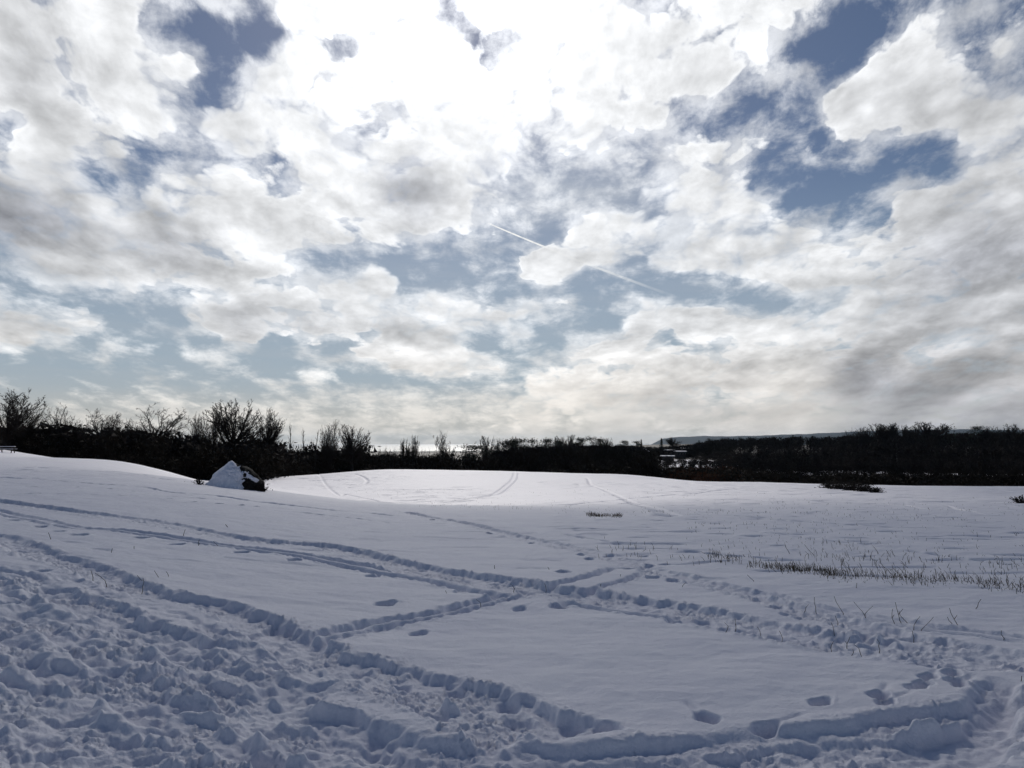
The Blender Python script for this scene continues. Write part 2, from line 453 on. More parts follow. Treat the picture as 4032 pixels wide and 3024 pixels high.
def fit_land():
    pts, val = [], []
    for col, seen, hidden in SURVEY:
        for row, dist in seen:
            az, sl = ray_of(col, row)
            r = dist / math.cos(az)
            pts.append((az, math.log(r)))
            val.append((EYE + sl * r) / r)
        az = ray_of(col, 1745)[0]
        for r, z in hidden:
            pts.append((az, math.log(r)))
            val.append(z / r)
        for r in (0.6, 2.0):
            pts.append((az, math.log(r)))
            val.append(-0.01)
    for azd, k in ((-75, 0), (75, 0.0), (-130, 0.0), (130, 0.0), (180, 0.0), (-180, 0.0)):
        for r, z in ((0.6, 0), (3, 0), (12, 0), (40, 0.2), (110, 0.6), (300, -2), (1000, -10), (3500, -36)):
            pts.append((math.radians(azd), math.log(r)))
            val.append(z / r)
    P = np.array(pts)
    P[:, 0] *= 1.6
    Vv = np.array(val)
    d = np.hypot(P[:, None, 0] - P[None, :, 0], P[:, None, 1] - P[None, :, 1])
    K = np.where(d > 0, d * d * np.log(d + 1e-12), 0.0) + np.eye(len(P)) * 2e-4
    Q = np.c_[np.ones(len(P)), P]
    M = np.block([[K, Q], [Q.T, np.zeros((3, 3))]])
    w = np.linalg.solve(M, np.r_[Vv, 0, 0, 0])
    return P, w


LAND_P, LAND_W = fit_land()


def land_slope(az, lr):
    out = LAND_W[-3] + LAND_W[-2] * az * 1.6 + LAND_W[-1] * lr
    for (a, b), w in zip(LAND_P, LAND_W[:-3]):
        d2 = (az * 1.6 - a) ** 2 + (lr - b) ** 2
        out = out + w * 0.5 * d2 * np.log(d2 + 1e-12)
    return out


def land(x, y):
    """smooth height of the land, before tracks"""
    x, y = np.asarray(x, float), np.asarray(y, float)
    r = np.maximum(np.hypot(x, y), 0.05)
    return land_slope(np.arctan2(x, y), np.log(np.maximum(r, 0.5))) * r


_lr = np.linspace(math.log(2.0), math.log(2500.0), 1200)


def at(px, py, far=False):
    """the point of the ground seen at a photo point (first hit, or last hit when far)"""
    az, sl = ray_of(px, py)
    r = np.exp(_lr)
    g = land_slope(np.full_like(_lr, az), _lr) * r - (EYE + sl * r)
    k = np.nonzero(g >= 0)[0]
    if len(k) == 0:
        i = int(np.argmax(g[:880]))
    elif far:
        s = np.nonzero((g[1:] >= 0) & (g[:-1] < 0))[0]
        i = int(s[-1]) + 1 if len(s) else int(k[0])
    else:
        i = int(k[0])
    rr = r[i]
    if 0 < i and g[i] > 0 > g[i - 1]:
        rr = r[i - 1] + (r[i] - r[i - 1]) * g[i - 1] / (g[i - 1] - g[i])
    return np.array([rr * math.sin(az), rr * math.cos(az)])


# ------------------------------------------------------------------ noise
_rng = np.random.default_rng(7)
_perm = _rng.permutation(4096)
_gang = _rng.random(4096) * 2 * math.pi
_gx, _gy = np.cos(_gang), np.sin(_gang)


def _h(ix, iy):
    return _perm[(_perm[ix & 4095] + iy) & 4095]


def perlin(x, y):
    ix, iy = np.floor(x).astype(np.int64), np.floor(y).astype(np.int64)
    fx, fy = x - ix, y - iy
    u, v = fx * fx * fx * (fx * (fx * 6 - 15) + 10), fy * fy * fy * (fy * (fy * 6 - 15) + 10)

    def g(dx, dy):
        h = _h(ix + dx, iy + dy)
        return _gx[h] * (fx - dx) + _gy[h] * (fy - dy)
    a = g(0, 0) * (1 - u) + g(1, 0) * u
    b = g(0, 1) * (1 - u) + g(1, 1) * u
    return (a * (1 - v) + b * v) * 1.5


def fbm(x, y, octaves=4, gain=0.5):
    s, a, f = 0.0, 1.0, 1.0
    for k in range(octaves):
        s = s + a * perlin(x * f + 17.3 * k, y * f - 9.1 * k)
        a *= gain
        f *= 2.03
    return s


def worley(x, y):
    """distance to the nearest and second nearest scattered point"""
    ix, iy = np.floor(x).astype(np.int64), np.floor(y).astype(np.int64)
    d1 = np.full(x.shape, 9.0)
    d2 = np.full(x.shape, 9.0)
    for dx in (-1, 0, 1):
        for dy in (-1, 0, 1):
            h = _h(ix + dx, iy + dy)
            d = np.hypot(ix + dx + (h % 61) / 61.0 - x, iy + dy + ((h // 61) % 61) / 61.0 - y)
            d2 = np.minimum(d2, np.maximum(d1, d))
            d1 = np.minimum(d1, d)
    return d1, d2


def smooth(t):
    t = np.clip(t, 0, 1)
    return t * t * (3 - 2 * t)


# ------------------------------------------------------------------ tracks in the snow, from points along them
def curve(points, n=6, far=False):
    """ground points -> a smooth polyline"""
    P = [at(px, py, far) for px, py in points]
    Q = [2 * P[0] - P[1]] + P + [2 * P[-1] - P[-2]]
    out = []
    for i in range(1, len(Q) - 2):
        p0, p1, p2, p3 = Q[i - 1], Q[i], Q[i + 1], Q[i + 2]
        for k in range(n):
            t = k / n
            out.append(0.5 * (2 * p1 + (p2 - p0) * t + (2 * p0 - 5 * p1 + 4 * p2 - p3) * t * t + (3 * p1 - p0 - 3 * p2 + p3) * t ** 3))
    out.append(P[-1])
    return np.array(out)


# trampled footpaths and sledge trenches: points, half width, depth, roughness
TRENCHES = [
    ([(-90, 1966), (0, 1976), (127, 1992), (253, 2008), (443, 2030), (633, 2055), (823, 2096), (1013, 2128), (1203, 2147), (1300, 2156), (1490, 2205), (1680, 2249),
      (1870, 2281), (2028, 2306), (2123, 2325), (2250, 2338), (2440, 2363), (2700, 2405), (2880, 2445), (3061, 2475), (3242, 2512), (3422, 2536),
      (3603, 2560), (3784, 2578), (3900, 2610), (3980, 2650)], 0.42, 0.13, 1.0),
    ([(-100, 2092), (0, 2110), (100, 2150), (158, 2178), (316, 2223), (506, 2305), (633, 2343), (791, 2368), (950, 2425), (1076, 2489), (1171, 2539), (1285, 2600),
      (1411, 2617), (1506, 2654), (1633, 2680), (1760, 2711), (1886, 2743), (2013, 2800), (2139, 2844), (2266, 2876), (2330, 2908)], 0.30, 0.15, 1.0),
    ([(1285, 2600), (1420, 2670), (1570, 2725), (1700, 2780), (1830, 2830), (1950, 2890), (2139, 2933)], 0.17, 0.10, 1.1),
    ([(880, 2712), (1000, 2755), (1127, 2793), (1285, 2837), (1443, 2875), (1570, 2915), (1760, 2946), (1950, 2959), (2139, 2965), (2330, 2959), (2632, 2931),
      (2822, 2910), (3012, 2890), (3170, 2876), (3392, 2858), (3550, 2833), (3708, 2820), (3835, 2801), (3898, 2755), (3930, 2704), (3961, 2666)], 0.12, 0.12, 0.6),
    ([(1100, 2842), (1400, 2912), (1700, 2986), (2100, 3011), (2632, 2982), (2822, 2964), (3075, 2928), (3328, 2904), (3582, 2898), (3771, 2871), (3898, 2831), (3961, 2768), (4010, 2716)], 0.12, 0.19, 0.6),
    ([(2300, 3056), (2632, 3029), (2885, 2998), (3075, 2983), (3265, 2964), (3455, 2938), (3645, 2928), (3835, 2901), (4032, 2826)], 0.12, 0.17, 0.5),
    ([(2900, 3086), (3075, 3056), (3265, 3024), (3518, 2976), (3771, 2939), (4025, 2863)], 0.11, 0.16, 0.5),
    ([(3100, 3106), (3265, 3076), (3582, 3024), (3835, 2976), (4032, 2920)], 0.12, 0.17, 0.6),
    ([(158, 2311), (285, 2356), (411, 2394), (506, 2457), (620, 2500), (760, 2560), (860, 2640)], 0.22, 0.11, 1.0),
    ([(0, 2385), (120, 2430), (253, 2505), (348, 2563), (443, 2620), (538, 2652), (700, 2720)], 0.13, 0.10, 0.9),
    ([(0, 2560), (110, 2610), (250, 2640), (400, 2670)], 0.17, 0.12, 0.9),
    ([(200, 2770), (304, 2823), (411, 2880), (525, 2930), (620, 3000)], 0.12, 0.11, 0.8),
    ([(700, 2660), (886, 2728), (1076, 2778), (1266, 2804), (1400, 2854), (1600, 2925)], 0.13, 0.11, 0.9),
    ([(1000, 2880), (1203, 2930), (1361, 3000)], 0.14, 0.11, 0.8),
    ([(600, 2810), (800, 2880), (1000, 2960), (1150, 3040)], 0.14, 0.12, 0.9),
    ([(-60, 2700), (60, 2750), (180, 2840), (300, 2950)], 0.16, 0.11, 0.9),
    ([(1100, 1890), (1200, 1905), (1300, 1927), (1363, 1946), (1458, 1966), (1500, 1978)], 0.25, 0.12, 0.8),
    ([(1572, 2015), (1680, 2034), (1806, 2056), (1933, 2088), (2059, 2116), (2186, 2142), (2313, 2167), (2439, 2205), (2566, 2237),
      (2700, 2274), (2880, 2319), (3001, 2355), (3182, 2410), (3302, 2434), (3453, 2476), (3603, 2512), (3784, 2542), (3960, 2575), (4100, 2600)], 0.22, 0.09, 0.9),
]
# ski or sledge runners: points, half gauge, half width of each groove, depth
RUNNERS = [
    ([(-90, 2000), (0, 2014), (127, 2036), (285, 2068), (475, 2087), (696, 2118), (886, 2150), (1139, 2185), (1300, 2216), (1427, 2237), (1585, 2262), (1756, 2294), (1870, 2316), (2028, 2342)],
     0.17, 0.10, 0.10),
    ([(2220, 2362), (2471, 2401), (2585, 2417), (2700, 2437), (2850, 2466), (2989, 2488), (3091, 2506), (3242, 2536), (3392, 2560), (3603, 2593), (3760, 2625)], 0.12, 0.07, 0.09),
    ([(2050, 2338), (1996, 2350), (1870, 2378), (1743, 2412), (1553, 2445), (1427, 2470), (1300, 2500), (1200, 2530), (1171, 2557), (1013, 2582), (823, 2608), (601, 2665), (443, 2696), (253, 2728), (60, 2780)],
     0.115, 0.075, 0.10),
    ([(2090, 2345), (2180, 2328), (2290, 2305), (2390, 2278), (2455, 2252), (2480, 2225)], 0.30, 0.08, 0.11),
    ([(2700, 2285), (2863, 2316), (3001, 2337), (3182, 2379), (3302, 2400), (3483, 2431), (3663, 2464), (3844, 2485), (4100, 2520)], 0.11, 0.055, 0.07),
    ([(1743, 1980), (1838, 1965), (1933, 1950), (1971, 1936), (2003, 1911), (2028, 1885), (2034, 1863)], 0.45, 0.22, 0.16),
]
# thin lines left by skis, animals and wind further off: points, half width, depth
LINES = [
    ([(1775, 1987), (1996, 1991), (2186, 1990), (2313, 1980), (2458, 1966), (2566, 1955), (2700, 1946), (2850, 1930), (2940, 1923)], 0.22, 0.16),
    ([(2287, 1876), (2313, 1885), (2325, 1908), (2363, 1923), (2408, 1942), (2458, 1966), (2534, 1993), (2629, 2028), (2661, 2037)], 0.28, 0.17),
    ([(1452, 1930), (1743, 1927), (1996, 1930), (2186, 1927), (2338, 1914)], 0.2, 0.15),
    ([(1200, 1893), (1300, 1889), (1553, 1879), (1844, 1871), (2028, 1868), (2123, 1873)], 0.25, 0.17),
    ([(1395, 1865), (1433, 1879), (1446, 1895), (1427, 1906), (1338, 1908)], 0.3, 0.2),
    ([(1060, 1893), (1300, 1871), (1458, 1858), (1654, 1852)], 0.25, 0.18),
    ([(2600, 1884), (2800, 1915), (2900, 1921), (2780, 1935)], 0.25, 0.15),
    ([(1040, 1888), (1200, 1884), (1400, 1876)], 0.25, 0.17),
    ([(-40, 1880), (0, 1882), (136, 1886), (271, 1898), (429, 1909), (542, 1916), (678, 1938), (859, 1952), (1000, 1970), (1150, 1987), (1300, 2006), (1427, 2018), (1572, 2034)], 0.14, 0.11),
    ([(-40, 1954), (0, 1952), (136, 1948), (316, 1948), (407, 1952), (542, 1952), (678, 1954), (1000, 1972)], 0.11, 0.09),
    ([(542, 1875), (678, 1889), (768, 1898), (1000, 1934)], 0.13, 0.09),
    ([(0, 1846), (70, 1845)], 0.13, 0.08),
    ([(2059, 2075), (2250, 2082), (2503, 2086), (2700, 2089)], 0.07, 0.06),
    ([(2123, 2097), (2250, 2110), (2503, 2145), (2700, 2162), (2880, 2180), (3061, 2196), (3182, 2208), (3260, 2212)], 0.07, 0.07),
    ([(3580, 2233), (3844, 2253), (4100, 2274)], 0.06, 0.06),
    ([(2640, 2020), (2700, 2024), (3001, 2042), (3242, 2060), (3483, 2075), (3663, 2084)], 0.08, 0.07),
    ([(2941, 2084), (3061, 2102), (3302, 2105)], 0.08, 0.07),
    ([(3001, 2093), (3182, 2120), (3362, 2141), (3603, 2172), (3844, 2208), (4100, 2240)], 0.07, 0.07),
    ([(3483, 2117), (3663, 2111), (3844, 2107), (3994, 2111)], 0.07, 0.06),
    ([(3513, 2123), (3724, 2120), (4100, 2124)], 0.07, 0.06),
    ([(3550, 1975), (3700, 1990), (3800, 2012), (3900, 2030)], 0.09, 0.08),
    ([(3300, 1972), (3500, 1985), (3650, 2003)], 0.09, 0.07),
    ([(1100, 2010), (1400, 2040), (1560, 2060)], 0.07, 0.06),
]
# single footprints: photo point, size factor
PRINTS = [(2784, 2815, 1.1), (3012, 2848, 1.0), (3230, 2761, 0.95), (3462, 2742, 0.95), (3490, 2770, 0.8), (3606, 2709, 0.9), (3640, 2693, 0.9), (3657, 2665, 0.9), (3749, 2650, 0.9),
          (3765, 2680, 1.0), (3645, 2615, 0.9), (3733, 2623, 0.9), (3800, 2627, 0.9), (3246, 2549, 0.9), (3104, 2413, 1.0), (3155, 2424, 1.0), (3401, 2485, 1.0), (3417, 2500, 1.0),
          (3506, 2507, 1.0), (3708, 2515, 1.0), (3780, 2700, 0.7), (1518, 2379, 1.25), (1648, 2487, 1.1), (2218, 2257, 1.2), (2199, 2384, 1.2), (2047, 2393, 1.0), (1825, 2329, 1.1), (1471, 2267, 1.1),
          (2655, 2446, 1.1), (2570, 2275, 1.0), (2650, 2285, 1.0), (829, 2520, 1.2), (310, 2101, 1.2), (557, 2114, 1.2), (696, 2141, 1.2), (950, 2179, 1.2), (1158, 2212, 1.2), (392, 2348, 1.0),
          (1075, 2455, 1.4), (1120, 2470, 1.3), (160, 2066, 1.1), (50, 2040, 1.1), (230, 2085, 1.0), (1500, 2660, 0.9), (2010, 2352, 0.8), (2530, 2180, 1.0), (2480, 2230, 1.0), (2620, 2215, 1.0),
          (2400, 2180, 0.9), (2290, 2180, 0.9), (2320, 2195, 0.9), (1700, 2048, 0.9), (1930, 2100, 0.9), (2100, 2135, 0.9), (2560, 2222, 0.9), (3060, 2375, 0.9), (3300, 2452, 0.9), (3350, 2500, 0.9),
          (150, 1916, 1.0), (130, 1912, 0.9), (430, 1925, 1.0), (660, 1966, 1.0), (760, 1975, 1.0), (860, 1985, 1.0), (950, 1992, 1.0), (1010, 1998, 1.0), (300, 1918, 0.9), (520, 1933, 0.9)]
# churned-up ground around the near paths, and the untouched patches left in it
CHURN = [(-300, 2200), (0, 2215), (170, 2240), (330, 2290), (520, 2370), (700, 2420), (880, 2470), (1040, 2530), (1160, 2580), (1290, 2650), (1340, 2740), (1290, 2800), (1500, 2862),
         (1760, 2925), (1960, 2950), (2300, 2960), (2400, 3000), (2400, 3400), (-900, 3400), (-500, 2500)]
CALM = [[(190, 2300), (270, 2275), (420, 2340), (600, 2400), (690, 2425), (560, 2450), (430, 2400)],
        [(110, 2520), (220, 2510), (320, 2590), (400, 2640), (300, 2620), (120, 2600)],
        [(560, 2420), (760, 2440), (800, 2500), (690, 2490)],
        [(330, 2560), (420, 2570), (530, 2630), (480, 2640)]]


def inside(poly, X, Y):
    m = np.zeros(X.shape, bool)
    n = len(poly)
    for i in range(n):
        (x1, y1), (x2, y2) = poly[i], poly[(i + 1) % n]
        if y1 != y2:
            m ^= ((y1 > Y) != (y2 > Y)) & (X < (x2 - x1) * (Y - y1) / (y2 - y1) + x1)
    return m


def poly_dist(poly, X, Y):
    """signed distance to a polygon, positive inside"""
    d = np.full(X.shape, 1e9)
    n = len(poly)
    for i in range(n):
        d = np.minimum(d, seg_dist(np.array(poly[i]), np.array(poly[(i + 1) % n]), X, Y)[0])
    return np.where(inside(poly, X, Y), d, -d)


def seg_dist(a, b, X, Y):
    e = b - a
    L2 = max(float(e @ e), 1e-9)
    t = np.clip(((X - a[0]) * e[0] + (Y - a[1]) * e[1]) / L2, 0, 1)
    dx, dy = X - a[0] - t * e[0], Y - a[1] - t * e[1]
    return np.hypot(dx, dy), t, np.sign(e[0] * dy - e[1] * dx)


def along(line, X, Y, reach):
    """signed sideways distance and distance along a polyline, for the vertices within reach (others: far away)"""
    U = np.full(X.shape, 1e6)
    S = np.zeros(X.shape)
    s0 = 0.0
    for a, b in zip(line[:-1], line[1:]):
        lo, hi = np.minimum(a, b) - reach, np.maximum(a, b) + reach
        k = np.nonzero((X > lo[0]) & (X < hi[0]) & (Y > lo[1]) & (Y < hi[1]))[0]
        L = float(np.hypot(*(b - a)))
        if len(k):
            d, t, sg = seg_dist(a, b, X[k], Y[k])
            better = d < np.abs(U[k])
            kk = k[better]
            U[kk] = (d * np.where(sg == 0, 1, sg))[better]
            S[kk] = (s0 + t * L)[better]
        s0 += L
    return U, S, s0


def snow_relief(X, Y):
    """everything that has been pressed, kicked or blown into the snow, as a height"""
    H = np.zeros(X.shape)
    B = np.zeros(X.shape)                 # where the surface is broken into crumbs and clods
    R = np.hypot(X, Y)
    near = R < 60
    # wind-packed surface
    H += 0.045 * fbm(X * 0.16, Y * 0.22, 3) * smooth(R / 8)
    H[near] += 0.016 * fbm(X[near] * 0.9 + 3, Y[near] * 1.5, 3) + 0.0045 * fbm(X[near] * 2.2, Y[near] * 4.5 + 0.8 * X[near], 3)
    H[near] += 0.0022 * fbm(X[near] * 6, Y[near] * 9, 2)
    # wind scoops and animal tracks, small and scattered
    for r0, r1, fx, fy, dp, th in ((9, 50, 0.85, 2.6, 0.045, 0.42), (38, 190, 0.34, 1.0, 0.13, 0.36), (30, 190, 0.9, 1.7, 0.10, 0.52)):
        k = np.nonzero((R > r0) & (R < r1))[0]
        patchy = smooth(0.45 + 1.1 * perlin(X[k] * 0.05 + 7, Y[k] * 0.04) + 0.35 * smooth((X[k] / (Y[k] + 1) - 0.05) * 4))
        n_ = perlin(X[k] * fx + 0.6 * perlin(X[k] * 0.2, Y[k] * 0.2), Y[k] * fy + X[k] * 0.25 * fy * 0.4)
        H[k] -= dp * smooth((n_ - th) / 0.16) * patchy * smooth((R[k] - r0) / (0.5 * r0)) * smooth((r1 - R[k]) / (0.2 * r1))
    near = np.nonzero(R < 34)[0]
    xn, yn = X[near], Y[near]
    big = fbm(xn * 4.2, yn * 4.2, 3, 0.55)
    mid = fbm(xn * 10.0 + 5, yn * 10.0, 3, 0.55)
    fine = fbm(xn * 21, yn * 21, 3, 0.55)
    w1, w2 = worley(xn * 3.4 + 0.35 * mid, yn * 3.4 + 0.35 * big)
    c1, c2 = worley(xn * 12 + 11 + 0.3 * fine, yn * 12 + 0.3 * mid)
    # clods: rounded lumps of broken snow between pits
    clod = smooth((c2 - c1) / 0.45) * (0.6 + 0.4 * mid)
    pits = smooth(1 - w1 / 0.42)
    rough = 0.022 * big + 0.011 * mid + 0.0016 * fine + 0.013 * (clod - 0.35) * smooth(big + 0.3)
    churn_poly = [tuple(at(px, min(py, 3300))) for px, py in CHURN]
    cd = poly_dist(churn_poly, xn, yn) + 0.10 * mid + 0.18 * big
    cm = smooth((cd + 0.05) / 0.28)
    for c in CALM:
        c = [tuple(at(px, py)) for px, py in c]
        cm *= 1 - smooth((poly_dist(c, xn, yn) + 0.06 * mid + 0.02) / 0.10)
    # long ruts dragged the same way as the paths
    ru, rv = xn * 0.85 - yn * 0.53, xn * 0.53 + yn * 0.85
    wv_ = rv + 0.12 * perlin(ru * 0.9, rv * 0.9)
    rid = 1 - np.abs(perlin(ru * 0.7, wv_ * 3.2)) * 2.2
    rid2 = 1 - np.abs(perlin(ru * 1.5 + 9, wv_ * 6.4 + 4)) * 2.2
    ruts = -0.045 * smooth((rid - 0.15) / 0.5) - 0.022 * smooth((rid2 - 0.2) / 0.5) + 0.035
    H[near] += cm * (rough + ruts - 0.035)
    B[near] = cm
    nmap = np.full(X.shape, -1, np.int64)
    nmap[near] = np.arange(len(near))
    rnd = random.Random(31)
    treads = []
    for pts, hw, depth, rgh in TRENCHES:
        depth *= 0.60
        hw *= 0.85
        line = curve(pts, far=pts[0][1] < 1900)
        U, S, L = along(line, X, Y, hw * 2.4 + 0.3)
        k = np.nonzero(np.abs(U) < hw * 2.2 + 0.28)[0]
        if not len(k):
            continue
        kn = nmap[k]
        has = kn >= 0
        b = np.where(has, big[kn], 0)
        m = np.where(has, mid[kn], 0)
        r_ = np.where(has, rough[kn], 0)
        cl = np.where(has, clod[kn], 0)
        fi = np.where(has, fine[kn], 0)
        u = np.abs(U[k]) + rgh * (0.035 * m + 0.06 * b) * min(1, hw / 0.15)
        ends = smooth(S[k] / 0.3) * smooth((L - S[k]) / 0.3)
        fl = smooth((hw - u) / (0.055 + 0.12 * hw) + 0.5) * ends
        step = 0.0
        if rgh >= 0.8:
            # boots have gone along it both ways
            run = rnd.uniform(0, 0.3)
            while run < L:
                f = run / max(L, 1e-6)
                i = min(int(f * (len(line) - 1)), len(line) - 2)
                c = line[i] + (line[i + 1] - line[i]) * (f * (len(line) - 1) - i)
                t_ = line[i + 1] - line[i]
                t_ = t_ / (np.hypot(*t_) + 1e-9)
                off = rnd.uniform(-1, 1) * hw * 0.9
                treads.append((c[0] - t_[1] * off, c[1] + t_[0] * off, math.atan2(t_[0], t_[1]) + rnd.gauss(0, 0.25), rnd.uniform(0.65, 0.9), depth * rnd.uniform(0.8, 1.7)))
                run += rnd.uniform(0.18, 0.75) * (0.42 / max(hw, 0.25))
        floor = -depth * (0.92 + 0.35 * b) + rgh * (0.8 * r_ + 0.008 * m) + 0.001 * fi + step
        new = H[k] * (1 - fl) + np.minimum(floor, H[k] * 0.3 + floor * 0.9) * fl
        rim = np.exp(-((u - hw - 0.07) / 0.065) ** 2) * ends
        new += rim * rgh * np.maximum(0.008 + 0.016 * b + 0.020 * (cl - 0.45), -0.004)
        H[k] = new
        B[k] = np.maximum(B[k], np.maximum(fl, rim) * min(1.0, rgh))
    for pts, gauge, gw, depth in RUNNERS:
        depth *= 0.85
        line = curve(pts)
        U, S, L = along(line, X, Y, gauge + gw * 3 + 0.2)
        k = np.nonzero(np.abs(U) < gauge + gw * 3 + 0.15)[0]
        kn = nmap[k]
        has = kn >= 0
        m = np.where(has, mid[kn], 0)
        b = np.where(has, big[kn], 0)
        cl = np.where(has, clod[kn], 0)
        u = np.abs(np.abs(U[k] + 0.035 * b) - gauge) + 0.012 * m
        ends = smooth(S[k] / 0.25) * smooth((L - S[k]) / 0.25)
        fl = smooth((gw - u) / (0.05 + 0.2 * gw) + 0.5) * ends
        H[k] = H[k] * (1 - 0.8 * fl) - depth * fl * (0.9 + 0.35 * b + 0.15 * m)
        out = (np.abs(U[k]) > gauge)
        H[k] += ends * out * np.exp(-((u - gw - 0.05) / 0.04) ** 2) * np.maximum(0.012 + 0.02 * m + 0.03 * (cl - 0.5), 0)
    for pts, hw, depth in LINES:
        depth *= 2.1 if hw < 0.18 else 1.8
        line = curve(pts, far=False)
        U, S, L = along(line, X, Y, hw * 3)
        k = np.nonzero(np.abs(U) < hw * 2.6)[0]
        ends = smooth(S[k] / 1.0) * smooth((L - S[k]) / 1.0)
        gap = 0.55 + 0.9 * perlin(S[k] * 0.55, S[k] * 0 + hw * 50)
        gap = gap * (0.62 + 0.38 * np.cos(S[k] * (2 * math.pi / (0.75 if hw > 0.15 else 0.5))))
        H[k] += ends * (-depth * np.exp(-(U[k] / hw) ** 4) + 0.06 * depth * np.exp(-((np.abs(U[k]) - 1.5 * hw) / (0.5 * hw)) ** 2)) * np.clip(gap, 0.12, 1.1)
    # boot prints all over the churned ground
    k = np.nonzero(cm > 0.5)[0]
    pick = rnd.sample(list(k), 620)
    kept = []
    for i in pick:
        x_, y_ = xn[i], yn[i]
        r_ = math.hypot(x_, y_)
        if rnd.random() > (r_ / 8.0) ** 2 or any((x_ - p) ** 2 + (y_ - q_) ** 2 < 0.035 for p, q_ in kept):
            continue
        kept.append((x_, y_))
        treads.append((x_, y_, rnd.gauss(0.75, 0.5), rnd.uniform(0.6, 0.95), rnd.uniform(0.03, 0.095)))
    # sort the vertices into half-metre cells so that each print touches only its own
    cell = 0.5
    key = np.floor(X / cell).astype(np.int64) * 4096 + np.floor(Y / cell).astype(np.int64)
    order = np.argsort(key, kind='stable')
    skey = key[order]

    def around(x_, y_):
        out = []
        cx_, cy_ = int(math.floor(x_ / cell)), int(math.floor(y_ / cell))
        for ix in (-1, 0, 1):
            lo = np.searchsorted(skey, (cx_ + ix) * 4096 + cy_ - 1, 'left')
            hi = np.searchsorted(skey, (cx_ + ix) * 4096 + cy_ + 1, 'right')
            out.append(order[lo:hi])
        return np.concatenate(out)

    for px, py, sz in PRINTS:
        c = at(px, py)
        a = math.radians(rnd.uniform(25, 70)) if px > 3000 else math.radians(rnd.uniform(-20, 60))
        treads.append((c[0], c[1], a, (0.66 if c[1] < 9 else 0.80) * sz, (0.10 if c[1] < 9 else 0.16) * sz, True))
    for t_ in treads:
        x_, y_, a, sz, dep = t_[:5]
        k = around(x_, y_)
        if not len(k):
            continue
        dx, dy = X[k] - x_, Y[k] - y_
        u, v = dx * math.cos(a) - dy * math.sin(a), dx * math.sin(a) + dy * math.cos(a)
        wob = perlin(X[k] * 6.5 + x_ * 7, Y[k] * 6.5) + 0.45 * perlin(X[k] * 17 + x_, Y[k] * 17)
        waist = 0.088 * sz * (1 + 0.22 * np.cos((v / sz + 0.02) * 22))
        e = np.hypot(u / waist, v / (0.165 * sz)) + 0.16 * wob
        hole = smooth((1.15 - e) / (0.42 if len(t_) > 5 else 0.55))
        floor = -dep * (1.0 + 0.9 * v * np.sign(dep) + 0.13 * wob)
        if len(t_) == 5:
            floor = np.minimum(floor, H[k] - 0.4 * dep)
        H[k] = H[k] * (1 - hole) + floor * hole
        H[k] += 0.10 * dep * np.exp(-((e - 1.38) / 0.2) ** 2) * (1 + 0.8 * wob) * smooth(v / 0.1 + 0.6)
        if len(t_) > 5 and rnd.random() < 0.4:
            H[k] -= 0.02 * np.exp(-(u / 0.02) ** 2) * smooth(v / 0.12) * smooth((0.42 - v) / 0.12) * (1 - hole)
    return H, B


def link(name, mesh, mat=None, parent=None):
    o = bpy.data.objects.new(name, mesh)
    if mat is not None:
        mesh.materials.append(mat)
    COL.objects.link(o)
    if parent is not None:
        o.parent = parent
    return o


def mesh_from(name, V, F, smooth_shade=False):
    """V (n,3), F (m,3) or (m,4) integer array -> mesh"""
    me = bpy.data.meshes.new(name)
    V = np.asarray(V, np.float32)
    F = np.asarray(F, np.int32)
    k = F.shape[1]
    me.vertices.add(len(V))
    me.vertices.foreach_set('co', V.ravel())
    me.loops.add(F.size)
    me.loops.foreach_set('vertex_index', F.ravel())
    me.polygons.add(len(F))
    me.polygons.foreach_set('loop_start', np.arange(0, F.size, k, dtype=np.int32))
    me.polygons.foreach_set('loop_total', np.full(len(F), k, np.int32))
    if smooth_shade:
        me.polygons.foreach_set('use_smooth', np.ones(len(F), bool))
    me.update(calc_edges=True)
    return me


def material(name, base=(0.5, 0.5, 0.5), rough=0.8, spec=0.3):
    m = bpy.data.materials.new(name)
    m.use_nodes = True
    N = Nodes(m.node_tree)
    out = N.n.new('ShaderNodeOutputMaterial')
    p = N.n.new('ShaderNodeBsdfPrincipled')
    p.inputs['Base Color'].default_value = tuple(base) + (1.0,)
    p.inputs['Roughness'].default_value = rough
    p.inputs['Specular IOR Level'].default_value = spec
    N.t.links.new(p.outputs[0], out.inputs[0])
    return m, N, p


